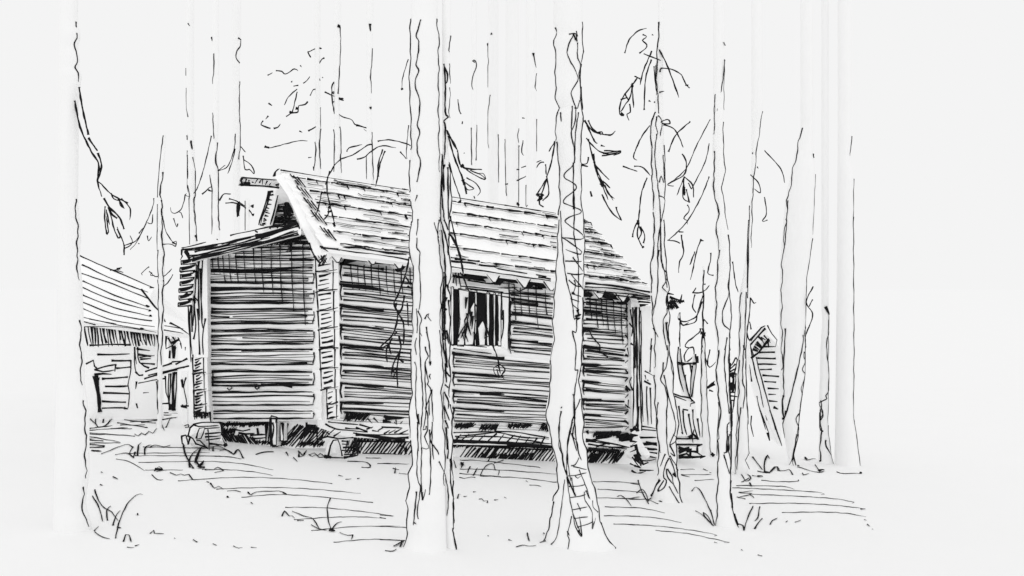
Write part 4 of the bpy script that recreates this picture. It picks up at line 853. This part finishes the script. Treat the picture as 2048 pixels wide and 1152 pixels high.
inks(M, sW, "a 3.2 170,600 260,600 340,597; 245,632 345,632; 155,680 200,665 270,652; 270,672 345,665; 155,705 200,700 245,702; 195,727 330,718; 210,768 335,765; 200,800 335,805; 195,845 320,850; 195,880 260,878 330,882\na 2.4 345,630 345,680 330,760 338,800 330,880; 110,650 150,630 155,660 165,670; 155,680 200,690 260,680; 265,650 260,690; 365,560 365,640 375,700 400,710; 370,690 390,710 415,705; 375,740 370,780; 375,855 380,880\na 2.8 375,570 445,580; 385,600 440,605; 390,615 470,605; 395,625 450,620; 400,645 470,650; 380,560 390,640 440,670\na 4 385,600 450,608; 310,880 330,885\na 7 160,712 172,800 184,900; 170,720 182,890", 2.8)
M.build("log_wall", barn, (WOOD, INK))
M = MB(); upb = []
for a, b in ((P(322, 576, 15.42), P(322, 576, 17.2)), (P(135, 576, 17.2), P(322, 576, 17.2))):
    q = [V((a.x, a.y, .1)), V((b.x, b.y, .1)), V((b.x, b.y, 1.4)), V((a.x, a.y, 1.4))]; M.prism(q, [p+V((-.05, .05, 0)) for p in q])
M.build("back_wall", barn, (WOOD, INK))
M = MB(); sP = Sheet(15.05)
board(M, sP, PX('z', "337,680 352,672 351,826 337,826"), .1, 0)
inks(M, sP, "a 2.6 525,710 530,800 540,830; 545,690 540,780 548,890; 555,700 545,890; 585,690 583,790 575,890; 480,740 487,900; 485,860 550,855; 500,890 510,870\na 6 572,690 565,790 572,895; 570,555 572,620; 575,560 565,620; 558,860 556,890\na 3 550,580 548,620; 560,540 600,520; 605,540 612,570", 3)
M.build("corner_post", barn, (WOOD, INK))
fence = thing("log_fence", P(335, 845, 14.7), "slanting log rail on a stake between the barn and the cabin's annex", "fence")
M = MB(); sr = Sheet(14.7)
board(M, sr, PX('z', "286,744 330,733 384,714 384,731 340,746 288,764"), .09, 0)
inks(M, sr, "a 3 420,690 480,670 560,645; 580,650 640,620; 435,710 540,685 650,660; 415,728 520,695 590,680\na 2.4 385,750 460,735 530,725; 560,640 620,632; 365,560 375,650; 410,800 440,798\na 4 620,668 648,658", 2.8)
M.build("rail", fence, (WOOD, INK))
M = MB(); board(M, sr, PX('z', "362,744 374,742 374,848 364,848"), .07, 0)
inks(M, sr, "a 2.6 635,720 622,770 640,860 630,870; 612,730 618,770; 605,870 650,870; 630,560 630,580\na 4 612,735 618,775; 610,868 640,880", 2.6)
M.build("stake", fence, (WOOD, INK))

# ------------------------------------------------------------------ small hut on the right
dh = 15.9
hut = thing("hut", P(1535, 905, dh), "tiny gabled log hut peeking out between the trunks on the right", "hut")
M = MB(); sH = Sheet(dh)
board(M, sH, PX('z', "1506,705 1535,670 1556,690 1563,700 1563,890 1550,850"), .9, 0)
inks(M, sH, "t 2.6 255,512 350,510; 225,556 345,556; 210,600 350,603; 200,648 260,645 355,647; 230,688 320,685; 250,732 375,740; 260,780 355,785; 290,832 375,835; 295,877 352,878; 295,930 365,933\nt 2.2 288,348 320,410 360,460 350,515; 205,890 230,1000 275,1150; 165,780 150,650\nt 5 335,975 368,990; 285,1040 285,1078", 2.6)
inks(M, sH, "u 2 165,45 160,110 180,205; 230,0 300,180\nu 4 290,175 305,235", 2)
M.build("log_wall", hut, (WOOD, INK))
M = MB(); sH2 = Sheet(dh-.15)
board(M, sH2, PX('z', "1500,685 1530,652 1536,663 1505,715"), .8, 0)
inks(M, sH2, "t 3.4 155,465 240,365 270,350; 160,495 270,370\nt 3.6 175,530 215,545; 185,510 225,535; 195,490 240,520; 205,475 245,510; 220,435 260,480; 240,440 275,460; 260,500 300,455\nt 3.4 160,600 215,560 255,510 300,450; 290,450 295,520; 260,425 310,480; 235,440 260,490", 3)
M.build("roof", hut, (WOOD, INK))
M = MB()
board(M, sH2, PX('z', "1501,690 1510,715 1566,892 1557,890 1527,815"), .08, 0)
inks(M, sH2, "t 2.4 155,490 180,650 230,850 258,980; 200,590 240,750 350,1150\nu 2.4 305,0 350,130 398,278\nt 2.6 150,260 130,400 150,470", 3)
M.build("corner_post", hut, (WOOD, INK))
